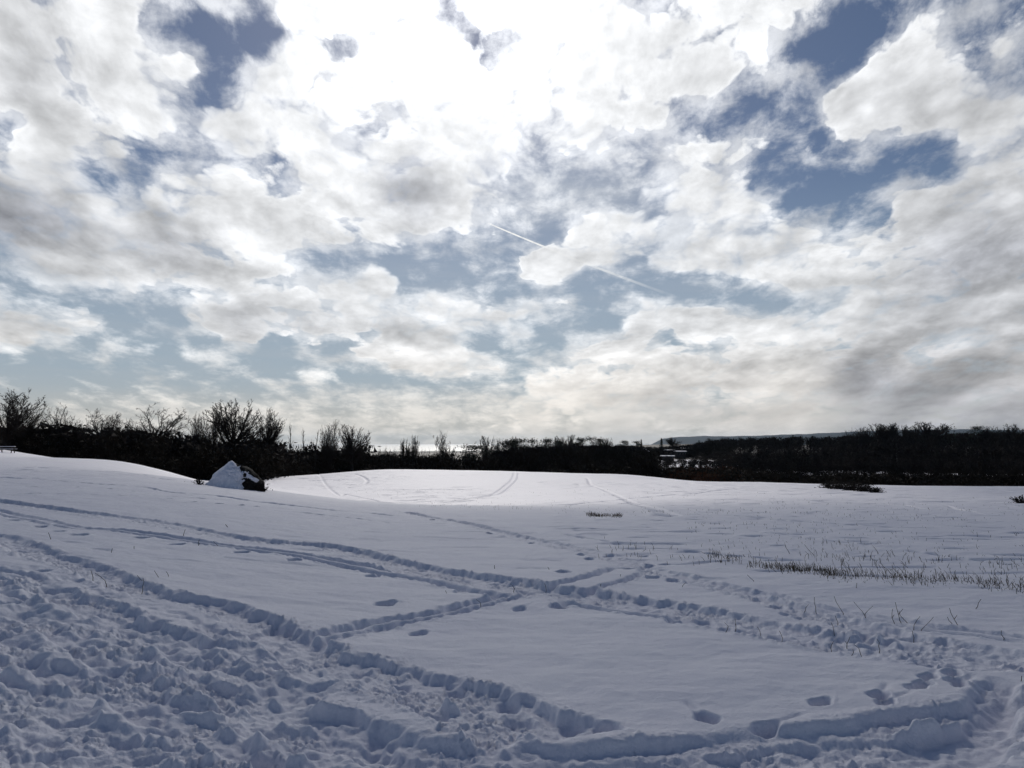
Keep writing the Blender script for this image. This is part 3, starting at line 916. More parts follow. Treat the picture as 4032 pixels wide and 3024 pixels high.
def snow_material(name, litter=False):
    m, N, p = material(name, (0.84, 0.86, 0.90), 0.6, 0.12)
    g = N.n.new('ShaderNodeNewGeometry')
    pos = g.outputs['Position']
    soft = N.noise(pos, 1.3, 3.0, 0.5).outputs[0]
    col = N.mix(N.step(soft, 0.3, 0.7), (0.865, 0.845, 0.900), (0.905, 0.885, 0.925))
    if litter:
        at_ = N.n.new('ShaderNodeAttribute')
        at_.attribute_name = 'litter'
        leafy = N.noise(pos, 0.6, 6.0, 0.65).outputs[0]
        dark = N.mix(leafy, (0.022, 0.018, 0.013), (0.060, 0.042, 0.028))
        col = N.mix(N.step(at_.outputs['Fac'], 0.35, 0.65), col, dark)
    N.put(p, 'Base Color', col)
    grain = N.noise(pos, 60.0, 3.0, 0.6).outputs[0]
    crust = N.noise(pos, 9.0, 4.0, 0.55).outputs[0]
    speck = N.noise(pos, 45.0, 4.0, 0.7).outputs[0]
    N.put(p, 'Base Color', N.mix(N.step(speck, 0.35, 0.68, 0.0, 0.10), col, (0.55, 0.55, 0.60)))
    b = N.n.new('ShaderNodeBump')
    b.inputs['Strength'].default_value = 0.8
    b.inputs['Distance'].default_value = 0.02
    N.put(b, 'Height', N.math('MULTIPLY_ADD', grain, 0.35, crust))
    N.put(p, 'Normal', b.outputs[0])
    return m


def build_land():
    # a ring-shaped grid: fine where the field lies open, coarse elsewhere
    a0 = math.radians(38.0)
    az = np.concatenate([np.linspace(-math.pi, -a0 - 0.02, 90), np.linspace(-a0, a0, 1000), np.linspace(a0 + 0.02, math.pi, 90)])
    lr = np.concatenate([np.linspace(math.log(0.3), math.log(2.6), 40)[:-1], np.arange(math.log(2.6), math.log(40), 0.0030), np.arange(math.log(40), math.log(185), 0.0019),
                         np.linspace(math.log(185), math.log(4200), 190)[1:]])
    A, LR = np.meshgrid(az, lr)
    na, nr = len(az), len(lr)
    # the smooth land from a coarse grid
    ca = np.linspace(-math.pi, math.pi, 421)
    cl = np.linspace(math.log(0.3), math.log(4200), 260)
    CA, CL = np.meshgrid(ca, cl)
    G = land_slope(CA, np.maximum(CL, math.log(0.5)))

    def bicubic(i, t, n):
        i = np.clip(i, 1, n - 3)
        return i, t
    fi, fj = (LR - cl[0]) / (cl[1] - cl[0]), (A - ca[0]) / (ca[1] - ca[0])
    i0, j0 = np.clip(fi.astype(int), 1, len(cl) - 3), np.clip(fj.astype(int), 1, len(ca) - 3)
    ti, tj = fi - i0, fj - j0

    def cr(t):
        return (-0.5 * t + t * t - 0.5 * t ** 3, 1 - 2.5 * t * t + 1.5 * t ** 3, 0.5 * t + 2 * t * t - 1.5 * t ** 3, -0.5 * t * t + 0.5 * t ** 3)
    wi, wj = cr(ti), cr(tj)
    SL = 0.0
    for p in range(4):
        for q_ in range(4):
            SL = SL + wi[p] * wj[q_] * G[i0 + p - 1, j0 + q_ - 1]
    R = np.exp(LR)
    X, Y = (R * np.sin(A)).ravel(), (R * np.cos(A)).ravel()
    Z = (SL * R).ravel()
    live = np.nonzero((R.ravel() < 190) & (np.abs(A.ravel()) < math.radians(60)))[0]
    relief = np.zeros(X.shape)
    torn = np.zeros(X.shape)
    relief[live], torn[live] = snow_relief(X[live], Y[live])
    rr = R.ravel()
    # loose snow slumps a little
    g = relief.reshape(nr, na)
    for it in range(3):
        s_ = g.copy()
        s_[:, 1:-1] = 0.25 * g[:, :-2] + 0.5 * g[:, 1:-1] + 0.25 * g[:, 2:]
        if it == 0:
            s_[1:-1] = 0.25 * s_[:-2] + 0.5 * s_[1:-1] + 0.25 * s_[2:]
        w_ = np.clip(8.0 / R, 0, 1) * (R < 22)
        g = g * (1 - w_) + s_ * w_
    relief = g.ravel()
    # clods and crumbs thrown about on the broken ground
    nv = np.nonzero((rr < 24) & (torn > 0.15))[0]
    xv, yv, tv = X[nv], Y[nv], torn[nv]
    here = smooth(1.3 * perlin(xv * 1.7, yv * 1.7) + 0.45)
    for fr, hgt, rad, share in ((11.0, 0.022, 0.40, 0.5), (21.0, 0.015, 0.42, 0.5), (42.0, 0.007, 0.45, 0.5)):
        d1, d2 = worley(xv * fr + 0.25 * perlin(xv * fr * 2, yv * fr * 2), yv * fr + 0.25 * perlin(xv * fr * 2 + 5, yv * fr * 2))
        lump = np.sqrt(np.clip(1 - (d1 / rad) ** 2, 0, 1))
        some = perlin(xv * fr * 0.45 + 3, yv * fr * 0.45) > (0.5 - share)
        relief[nv] += hgt * lump * some * tv * here * np.clip(9.0 / rr[nv] + 0.35, 0, 1)
    relief[nv] += 0.0035 * tv * fbm(xv * 30, yv * 30, 3, 0.6)
    Z += relief
    far_ = rr > 190
    Z[far_] += 0.35 * fbm(X[far_] * 0.05, Y[far_] * 0.05, 3)
    V = np.c_[X, Y, Z]
    idx = np.arange(na * nr).reshape(nr, na)
    q = np.stack([idx[:-1, :-1], idx[:-1, 1:], idx[1:, 1:], idx[1:, :-1]], -1).reshape(-1, 4)
    # close the ring behind
    ring = np.stack([idx[:-1, -1], idx[:-1, 0], idx[1:, 0], idx[1:, -1]], -1)
    q = np.concatenate([q, ring])[:, ::-1]
    me = mesh_from('snow_field', V, q, True)
    lit = me.attributes.new('litter', 'FLOAT', 'POINT')
    lit.data.foreach_set('value', litter_mask(X, Y, A.ravel(), rr).astype(np.float32))
    o = link('snow_field', me, snow_material('snow', True))
    o['kind'] = 'structure'
    o['label'] = 'snow-covered field with trodden paths, ski tracks and footprints'
    return o


def litter_mask(X, Y, A, R):
    """1 where the woods keep the snow off the ground, 0 on open snow"""
    m = smooth((R - 205) / 20.0) * (np.abs(A) < math.radians(70))
    open_ = smooth((R - 285) / 15) * smooth((430 - R) / 20) * smooth((A - math.radians(8.0)) / 0.02)
    m = m * (1 - open_)
    return m + 0.0 * X


build_land()


def build_shading_cloud():
    """unseen cloud added above the view, shaped so that it keeps the near field in half shade while the sun breaks through beyond"""
    h = 1800.0
    off = SUN_DIR * (h / SUN_DIR.z)
    # outline wanted for its shadow on the ground; the unseen cloud is cut to it
    shade = [(-110, 96), (-40, 62), (-14, 47), (0, 47), (14, 50), (26, 62), (38, 84), (52, 110), (80, 170), (190, 175), (240, 40), (200, -120), (-160, -120), (-230, 0), (-190, 80)]
    n = 110
    xs, ys = np.linspace(-260, 270, n), np.linspace(-150, 210, n)
    X, Y = np.meshgrid(xs, ys)
    D = poly_dist(shade, X.ravel(), Y.ravel()).reshape(X.shape) + 7 * fbm(X * 0.03, Y * 0.03, 3)
    T = 34 * np.sqrt(np.clip(D / 40, 0, 1)) * (1 + 0.35 * fbm(X * 0.02 + 4, Y * 0.02, 3))
    keep = D > 0
    V, F = [], []
    top, bot = {}, {}
    for i in range(n):
        for j in range(n):
            if keep[i, j]:
                for d, k in ((top, 0.9), (bot, -0.35)):
                    d[i, j] = len(V)
                    V.append((X[i, j] + off.x, Y[i, j] + off.y, h + k * T[i, j] + 0.4 * k))
    for i in range(n - 1):
        for j in range(n - 1):
            c = [(i, j), (i, j + 1), (i + 1, j + 1), (i + 1, j)]
            if all(q in top for q in c):
                F.append([top[q] for q in c])
                F.append([bot[q] for q in reversed(c)])
    m = bpy.data.materials.new('shading_cloud')
    m.use_nodes = True
    N = Nodes(m.node_tree)
    out = N.n.new('ShaderNodeOutputMaterial')
    t = N.n.new('ShaderNodeBsdfTransparent')
    d = N.n.new('ShaderNodeBsdfTranslucent')
    d.inputs[0].default_value = (0.95, 0.95, 0.97, 1)
    mx = N.n.new('ShaderNodeMixShader')
    mx.inputs[0].default_value = CLOUD_OPACITY
    N.t.links.new(t.outputs[0], mx.inputs[1])
    N.t.links.new(d.outputs[0], mx.inputs[2])
    N.t.links.new(mx.outputs[0], out.inputs[0])
    o = link('cloud', mesh_from('cloud', V, F, True), m)
    o['kind'] = 'structure'
    o['label'] = 'unseen bank of thin white cloud added in front of the sun to shade the near field'


CLOUD_OPACITY = 0.545
build_shading_cloud()


# ------------------------------------------------------------------ sea and hills
def build_water():
    m, N, p = material('sea_water', (0.02, 0.035, 0.045), 0.30, 0.5)
    g = N.n.new('ShaderNodeNewGeometry')
    w1 = N.noise(N.vmath('MULTIPLY', g.outputs['Position'], (0.05, 0.09, 1.0)), 1.0, 6.0, 0.65).outputs[0]
    b = N.n.new('ShaderNodeBump')
    b.inputs['Strength'].default_value = 1.0
    b.inputs['Distance'].default_value = 3.0
    N.put(b, 'Height', w1)
    N.put(p, 'Normal', b.outputs[0])
    V, F = [], []
    rs = (3000, 5000, 8000, 14000, 24000)
    n = 96
    for r in rs:
        for k in range(n + 1):
            a = math.radians(-60 + 120 * k / n)
            V.append((r * math.sin(a), r * math.cos(a), -30.0))
    for i in range(len(rs) - 1):
        for k in range(n):
            a = i * (n + 1) + k
            F.append((a, a + 1, a + n + 2, a + n + 1)[::-1])
    o = link('sea', mesh_from('sea', V, F), m)
    o['kind'] = 'structure'
    o['label'] = 'strip of sea glittering under the sun on the horizon'


def build_hills():
    ridge = [(2560, 1752), (2612, 1726), (2674, 1721), (2771, 1717), (2898, 1717), (2988, 1715), (3115, 1710), (3187, 1708), (3300, 1703), (3377, 1698), (3600, 1692), (3800, 1690), (4032, 1694), (4400, 1700)]
    px = np.linspace(2560, 4400, 240)
    py = np.interp(px, [a for a, b in ridge], [b for a, b in ridge])
    V, F = [], []
    prof = ((10200, -0.02), (10500, 0.12), (11000, 0.55), (11500, 0.9), (12000, 1.0), (12600, 0.7), (13500, -0.02))
    for j, (r, k) in enumerate(prof):
        for i in range(240):
            az, sl = ray_of(px[i], py[i])
            top = EYE + sl * 12000 + 30
            z = -30 + top * k + (6 * perlin(np.array([px[i] * 0.02]), np.array([j * 1.7]))[0] + 2.5 * perlin(np.array([px[i] * 0.11]), np.array([j * 1.7]))[0]) * (k > 0.2)
            V.append((r * math.sin(az), r * math.cos(az), z))
    for j in range(len(prof) - 1):
        for i in range(239):
            a = j * 240 + i
            F.append((a, a + 1, a + 241, a + 240))
    m, N, p = material('far_hill_woods', (0.028, 0.034, 0.040), 0.9, 0.1)
    o = link('hills', mesh_from('hills', V, F, True), m)
    o['kind'] = 'structure'
    o['label'] = 'low blue hills beyond the woods on the right horizon'


build_water()
build_hills()


# ------------------------------------------------------------------ bare trees
HABITS = {
    # trunk height, main limbs, their lean from upright (radians), their length, shoots per level, wiggle, upward pull, trunk radius
    'oak': dict(trunk=0.50, limbs=17, lean=(0.1, 1.35), length=(0.80, 0.66), kids=(6, 5, 4), ratio=(0.50, 0.50, 0.50), angle=(0.80, 0.85, 0.85), wig=0.22, up=0.05, r0=0.022, low=0.60, round=0.36),
    'vase': dict(trunk=0.26, limbs=38, lean=(0.03, 0.95), length=(1.08, 0.88), kids=(8, 5, 3), ratio=(0.36, 0.45, 0.5), angle=(0.42, 0.45, 0.5), wig=0.07, up=0.06, r0=0.010, low=0.35, round=0.34),
    'dome': dict(trunk=0.46, limbs=36, lean=(0.04, 1.35), length=(0.90, 0.74), kids=(9, 6, 4), ratio=(0.40, 0.45, 0.5), angle=(0.50, 0.55, 0.6), wig=0.10, up=0.075, r0=0.020, low=0.5, round=0.36),
    'sapling': dict(trunk=0.90, limbs=16, lean=(0.35, 0.95), length=(0.24, 0.15), kids=(4, 3), ratio=(0.5, 0.5), angle=(0.6, 0.6), wig=0.10, up=0.06, r0=0.011, low=0.2),
    'shrub': dict(trunk=0.02, limbs=22, lean=(0.05, 1.0), length=(0.95, 0.62), kids=(4, 2), ratio=(0.42, 0.45), angle=(0.5, 0.6), wig=0.12, up=0.07, r0=0.007, low=0.1),
    'grove': dict(trunk=0.45, limbs=9, lean=(0.1, 1.0), length=(0.55, 0.42), kids=(4, 2), ratio=(0.5, 0.5), angle=(0.6, 0.7), wig=0.14, up=0.05, r0=0.016, low=0.5),
}


def grow(habit, seed):
    """unit-height bare tree: list of (start, end, radius0, radius1, level)"""
    h = HABITS[habit]
    rnd = random.Random(seed)
    gauss, uni = rnd.gauss, rnd.uniform
    segs = []
    levels = len(h['kids'])
    wig, up = h['wig'], h['up']

    def turn(d, ang):
        """lean direction d by ang towards a random side"""
        ax, ay, az = gauss(0, 1), gauss(0, 1), gauss(0, 1)
        k = ax * d[0] + ay * d[1] + az * d[2]
        ax, ay, az = ax - k * d[0], ay - k * d[1], az - k * d[2]
        n = math.sqrt(ax * ax + ay * ay + az * az) + 1e-9
        c, s = math.cos(ang), math.sin(ang) / n
        return (d[0] * c + ax * s, d[1] * c + ay * s, d[2] * c + az * s)

    rx = h.get('round', 0)
    ph = [uni(0, 6.28) for _ in range(4)]

    def beyond(p):
        """how far a point lies towards the rounded outline of the crown (1 = on it)"""
        if not rx:
            return 0.0
        m = math.hypot(p[0], p[1])
        a, b = math.atan2(p[1], p[0]), math.atan2(p[2] - 0.65, m + 1e-6)
        lim = 1.0 + 0.07 * math.sin(3 * a + ph[0]) * math.cos(2 * b + ph[1]) + 0.05 * math.sin(5 * a + 4 * b + ph[2])
        return math.sqrt((m / rx) ** 2 + ((p[2] - 0.65) / 0.35) ** 2) / lim if p[2] > 0.42 else m / rx / 0.75

    def reach(q, d):
        """length of a limb from q along d that ends near the outline"""
        t = 0.05
        while t < 1.3:
            k = t * (1 + 0.35 * t)
            if beyond((q[0] + d[0] * t, q[1] + d[1] * t, q[2] + d[2] * t + up * 1.5 * t * t)) > 0.97:
                break
            t += 0.03
        return t

    def limb(p, d, length, r, level, n):
        step = length / n
        for i in range(n):
            t0, t1 = i / n, (i + 1) / n
            d = turn(d, gauss(0, wig))
            z = d[2] + up
            m = math.sqrt(d[0] * d[0] + d[1] * d[1] + z * z)
            d = (d[0] / m, d[1] / m, z / m)
            e = (p[0] + d[0] * step, p[1] + d[1] * step, p[2] + d[2] * step)
            if level > 0 and beyond(e) > 1.06:
                return
            ra, rb = r * (1 - 0.82 * t0), r * (1 - 0.82 * t1)
            segs.append((p, e, ra, rb, level))
            if level <= levels and t1 > 0.2:
                want = h['kids'][level - 1] / (n * 0.8)
                for _ in range(int(want) + (rnd.random() < want - int(want))):
                    f = rnd.random()
                    q = tuple(p[j] + (e[j] - p[j]) * f for j in range(3))
                    limb(q, turn(d, h['angle'][level - 1] * uni(0.65, 1.3)), length * h['ratio'][level - 1] * uni(0.65, 1.1) * (1.25 - 0.8 * t1), max(rb * uni(0.45, 0.65), 0.0015), level + 1, max(2, (5 if rx else 4) - level))
            p = e

    # trunk
    p, d = (0.0, 0.0, -0.03), (gauss(0, 0.04), gauss(0, 0.04), 1.0)
    spots = [p]
    n = 5
    for i in range(n):
        d = turn(d, gauss(0, 0.05))
        e = tuple(p[j] + d[j] * (h['trunk'] + 0.03) / n for j in range(3))
        segs.append((p, e, h['r0'] * (1.15 - 0.5 * i / n), h['r0'] * (1.15 - 0.5 * (i + 1) / n), 0))
        p = e
        spots.append(p)
    for k in range(h['limbs']):
        f = (h['low'] + (1 - h['low']) * (k + rnd.random()) / h['limbs']) * n
        i = min(int(f), n - 1)
        q = tuple(spots[i][j] + (spots[i + 1][j] - spots[i][j]) * (f - i) for j in range(3))
        t = ((k * 0.618) % 1.0) ** 0.8
        lean = h['lean'][0] + (h['lean'][1] - h['lean'][0]) * t
        a = k * 2.399 + uni(-0.4, 0.4)
        d = (math.sin(lean) * math.cos(a), math.sin(lean) * math.sin(a), math.cos(lean))
        L = (h['length'][0] + (h['length'][1] - h['length'][0]) * t) * uni(0.93, 1.05) * (1.0 if h['trunk'] < 0.8 else 1.3 - 0.9 * f / n)
        if rx:
            L = reach(q, d) * uni(0.86, 1.0)
        limb(q, d, L, h['r0'] * (uni(0.26, 0.44) if rx else uni(0.36, 0.52)), 1, 8 if rx else 5)
    tops = sorted(s[1][2] for s in segs)
    top = tops[int(len(tops) * 0.995)]
    return [(tuple(c / top for c in a), tuple(c / top for c in b), ra, rb, l) for a, b, ra, rb, l in segs]


def tubes(segs, sides=4, fat=1.0):
    """segments -> (V, F) of little tapered tubes"""
    A = np.array([s[0] for s in segs])
    B = np.array([s[1] for s in segs])
    ra = np.array([s[2] for s in segs])[:, None] * fat
    rb = np.array([s[3] for s in segs])[:, None] * fat
    d = B - A
    d /= np.maximum(np.linalg.norm(d, axis=1, keepdims=True), 1e-9)
    up = np.where(np.abs(d[:, 2:3]) < 0.9, np.array((0, 0, 1.0)), np.array((1.0, 0, 0)))
    u = np.cross(up, d)
    u /= np.linalg.norm(u, axis=1, keepdims=True)
    v = np.cross(d, u)
    n = len(segs)
    V = np.empty((n, 2 * sides, 3))
    for k in range(sides):
        c, s = math.cos(2 * math.pi * k / sides), math.sin(2 * math.pi * k / sides)
        V[:, k] = A - d * ra * 0.5 + (u * c + v * s) * ra
        V[:, sides + k] = B + (u * c + v * s) * rb
    base = np.arange(n)[:, None] * 2 * sides
    F = []
    for k in range(sides):
        k2 = (k + 1) % sides
        F.append(np.concatenate([base + k, base + k2, base + sides + k2, base + sides + k], 1))
    return V.reshape(-1, 3), np.concatenate(F)


def scraps(centres, size, rng, flat=0.6):
    """small leaf-sized triangles round the given points"""
    n = len(centres)
    a = rng.normal(0, 1, (n, 3, 3)) * size
    a[:, :, 2] *= flat
    V = (centres[:, None, :] + a).reshape(-1, 3)
    return V, np.arange(n * 3).reshape(-1, 3)


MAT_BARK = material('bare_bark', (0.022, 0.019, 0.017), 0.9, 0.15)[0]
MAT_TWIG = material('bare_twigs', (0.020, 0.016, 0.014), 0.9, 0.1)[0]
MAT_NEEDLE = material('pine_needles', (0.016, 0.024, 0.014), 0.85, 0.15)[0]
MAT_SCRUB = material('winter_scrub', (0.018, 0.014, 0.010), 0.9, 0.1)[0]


def put(o, label, cat, group=None):
    o['label'] = label
    o['category'] = cat
    if group:
        o['group'] = group
    return o


TREE_MESH = {}


def tree_meshes(habit, seed, fat=1.0):
    seed = seed % 4
    key = (habit, seed, fat)
    if key not in TREE_MESH:
        segs = grow(habit, seed)
        V, F = tubes([s for s in segs if s[4] == 0], 6, fat)
        tr = mesh_from('trunk', V, F, True)
        tr.materials.append(MAT_BARK)
        V, F = tubes([s for s in segs if s[4] > 0], 3, fat)
        cr = mesh_from('crown', V, F)
        cr.materials.append(MAT_TWIG)
        TREE_MESH[key] = (tr, cr)
    return TREE_MESH[key]


def pine_meshes(seed, kind):
    key = (kind, seed)
    if key in TREE_MESH:
        return TREE_MESH[key]
    rnd = random.Random(seed)
    rng = np.random.default_rng(seed)
    segs = []
    p = np.array((0, 0, -0.02))
    lean = np.array((rnd.gauss(0, 0.05), rnd.gauss(0, 0.05), 1.0))
    for i in range(9):
        q = p + lean * 0.105 + np.array((rnd.gauss(0, 0.008), rnd.gauss(0, 0.008), 0))
        segs.append((p, q, 0.022 * (1 - i * 0.09), 0.022 * (1 - (i + 1) * 0.09), 0))
        p = q
    cs, lim = [], []
    if kind == 'pine':            # flat-topped, in separate plates
        for k in range(15):
            z = rnd.uniform(0.42, 0.97)
            a = rnd.uniform(0, 6.28)
            L = (0.34 - 0.22 * max(0, z - 0.6) / 0.4) * rnd.uniform(0.5, 1.1)
            c = np.array((math.cos(a) * L, math.sin(a) * L, z + 0.05 * rnd.random()))
            b = np.array((0, 0, z - 0.08))
            lim.append((b, c, 0.008, 0.004, 1))
            m = 170
            w = rnd.uniform(0.09, 0.17)
            cs.append(c + rng.normal(0, 1, (m, 3)) * np.array((w, w, 0.055)) * 0.60)
        cs.append(np.array((0, 0, 0.95)) + rng.normal(0, 1, (200, 3)) * np.array((0.11, 0.11, 0.03)))
    else:                         # pointed conifer
        for k in range(1900):
            z = rnd.random() ** 0.8 * 0.92 + 0.06
            R = 0.20 * (1.02 - z) * (0.75 + 0.35 * math.sin(z * 55))
            a = rnd.uniform(0, 6.28)
            t = math.sqrt(rnd.random())
            cs.append(np.array(((math.cos(a) * R * t, math.sin(a) * R * t, z - 0.06 * t),)))
    V, F = tubes(segs + lim, 5)
    tr = mesh_from('trunk', V, F, True)
    tr.materials.append(MAT_BARK)
    V, F = scraps(np.concatenate(cs), 0.016, rng)
    cr = mesh_from('crown', V, F)
    cr.materials.append(MAT_NEEDLE)
    TREE_MESH[key] = (tr, cr)
    return TREE_MESH[key]


# half width of each bare crown, in survey units
HALF = {28: 88, 118: 40, 240: 38, 385: 45, 437: 34, 500: 42, 628: 74, 565: 34, 775: 46, 838: 40, 930: 82, 1045: 56, 1150: 24, 1288: 30, 1308: 26, 1392: 50, 1595: 18, 1632: 23,
        1753: 28, 1922: 27, 1955: 18, 2027: 26, 2192: 26, 2238: 32, 2392: 26, 2650: 24, 2806: 24, 2842: 24, 3345: 18, 3380: 20, 3420: 38, 3465: 46, 3505: 50, 3548: 42, 3612: 36, 3660: 54, 3900: 34, 3976: 44}


def plant_tree(name, px, top, dist, habit, seed, label, group, cat='tree', wide=1.0, fat=1.0):
    az, sl = ray_of(px, top)
    x, y = dist * math.sin(az), dist * math.cos(az)
    z0 = float(land(x, y))
    hgt = EYE + sl * dist - z0
    tr, cr = pine_meshes(seed, habit) if habit in ('pine', 'conifer') else tree_meshes(habit, seed, fat)
    if px in HALF:
        wide = (1.7 if px < 1500 or px > 2100 else 1.9) * HALF[px] * dist / FPX / (HABITS[habit].get('round', 0.3) * hgt)
    e = bpy.data.objects.new(name, None)
    COL.objects.link(e)
    e.location = (x, y, z0)
    e.rotation_euler = (0, 0, (seed * 2.39 + px * 0.017) % 6.28)
    e.scale = (hgt * wide, hgt * wide, hgt)
    put(e, label, cat, group)
    for nm, me in (('trunk', tr), ('crown', cr)):
        o = bpy.data.objects.new(nm, me)
        COL.objects.link(o)
        o.parent = e
    return e


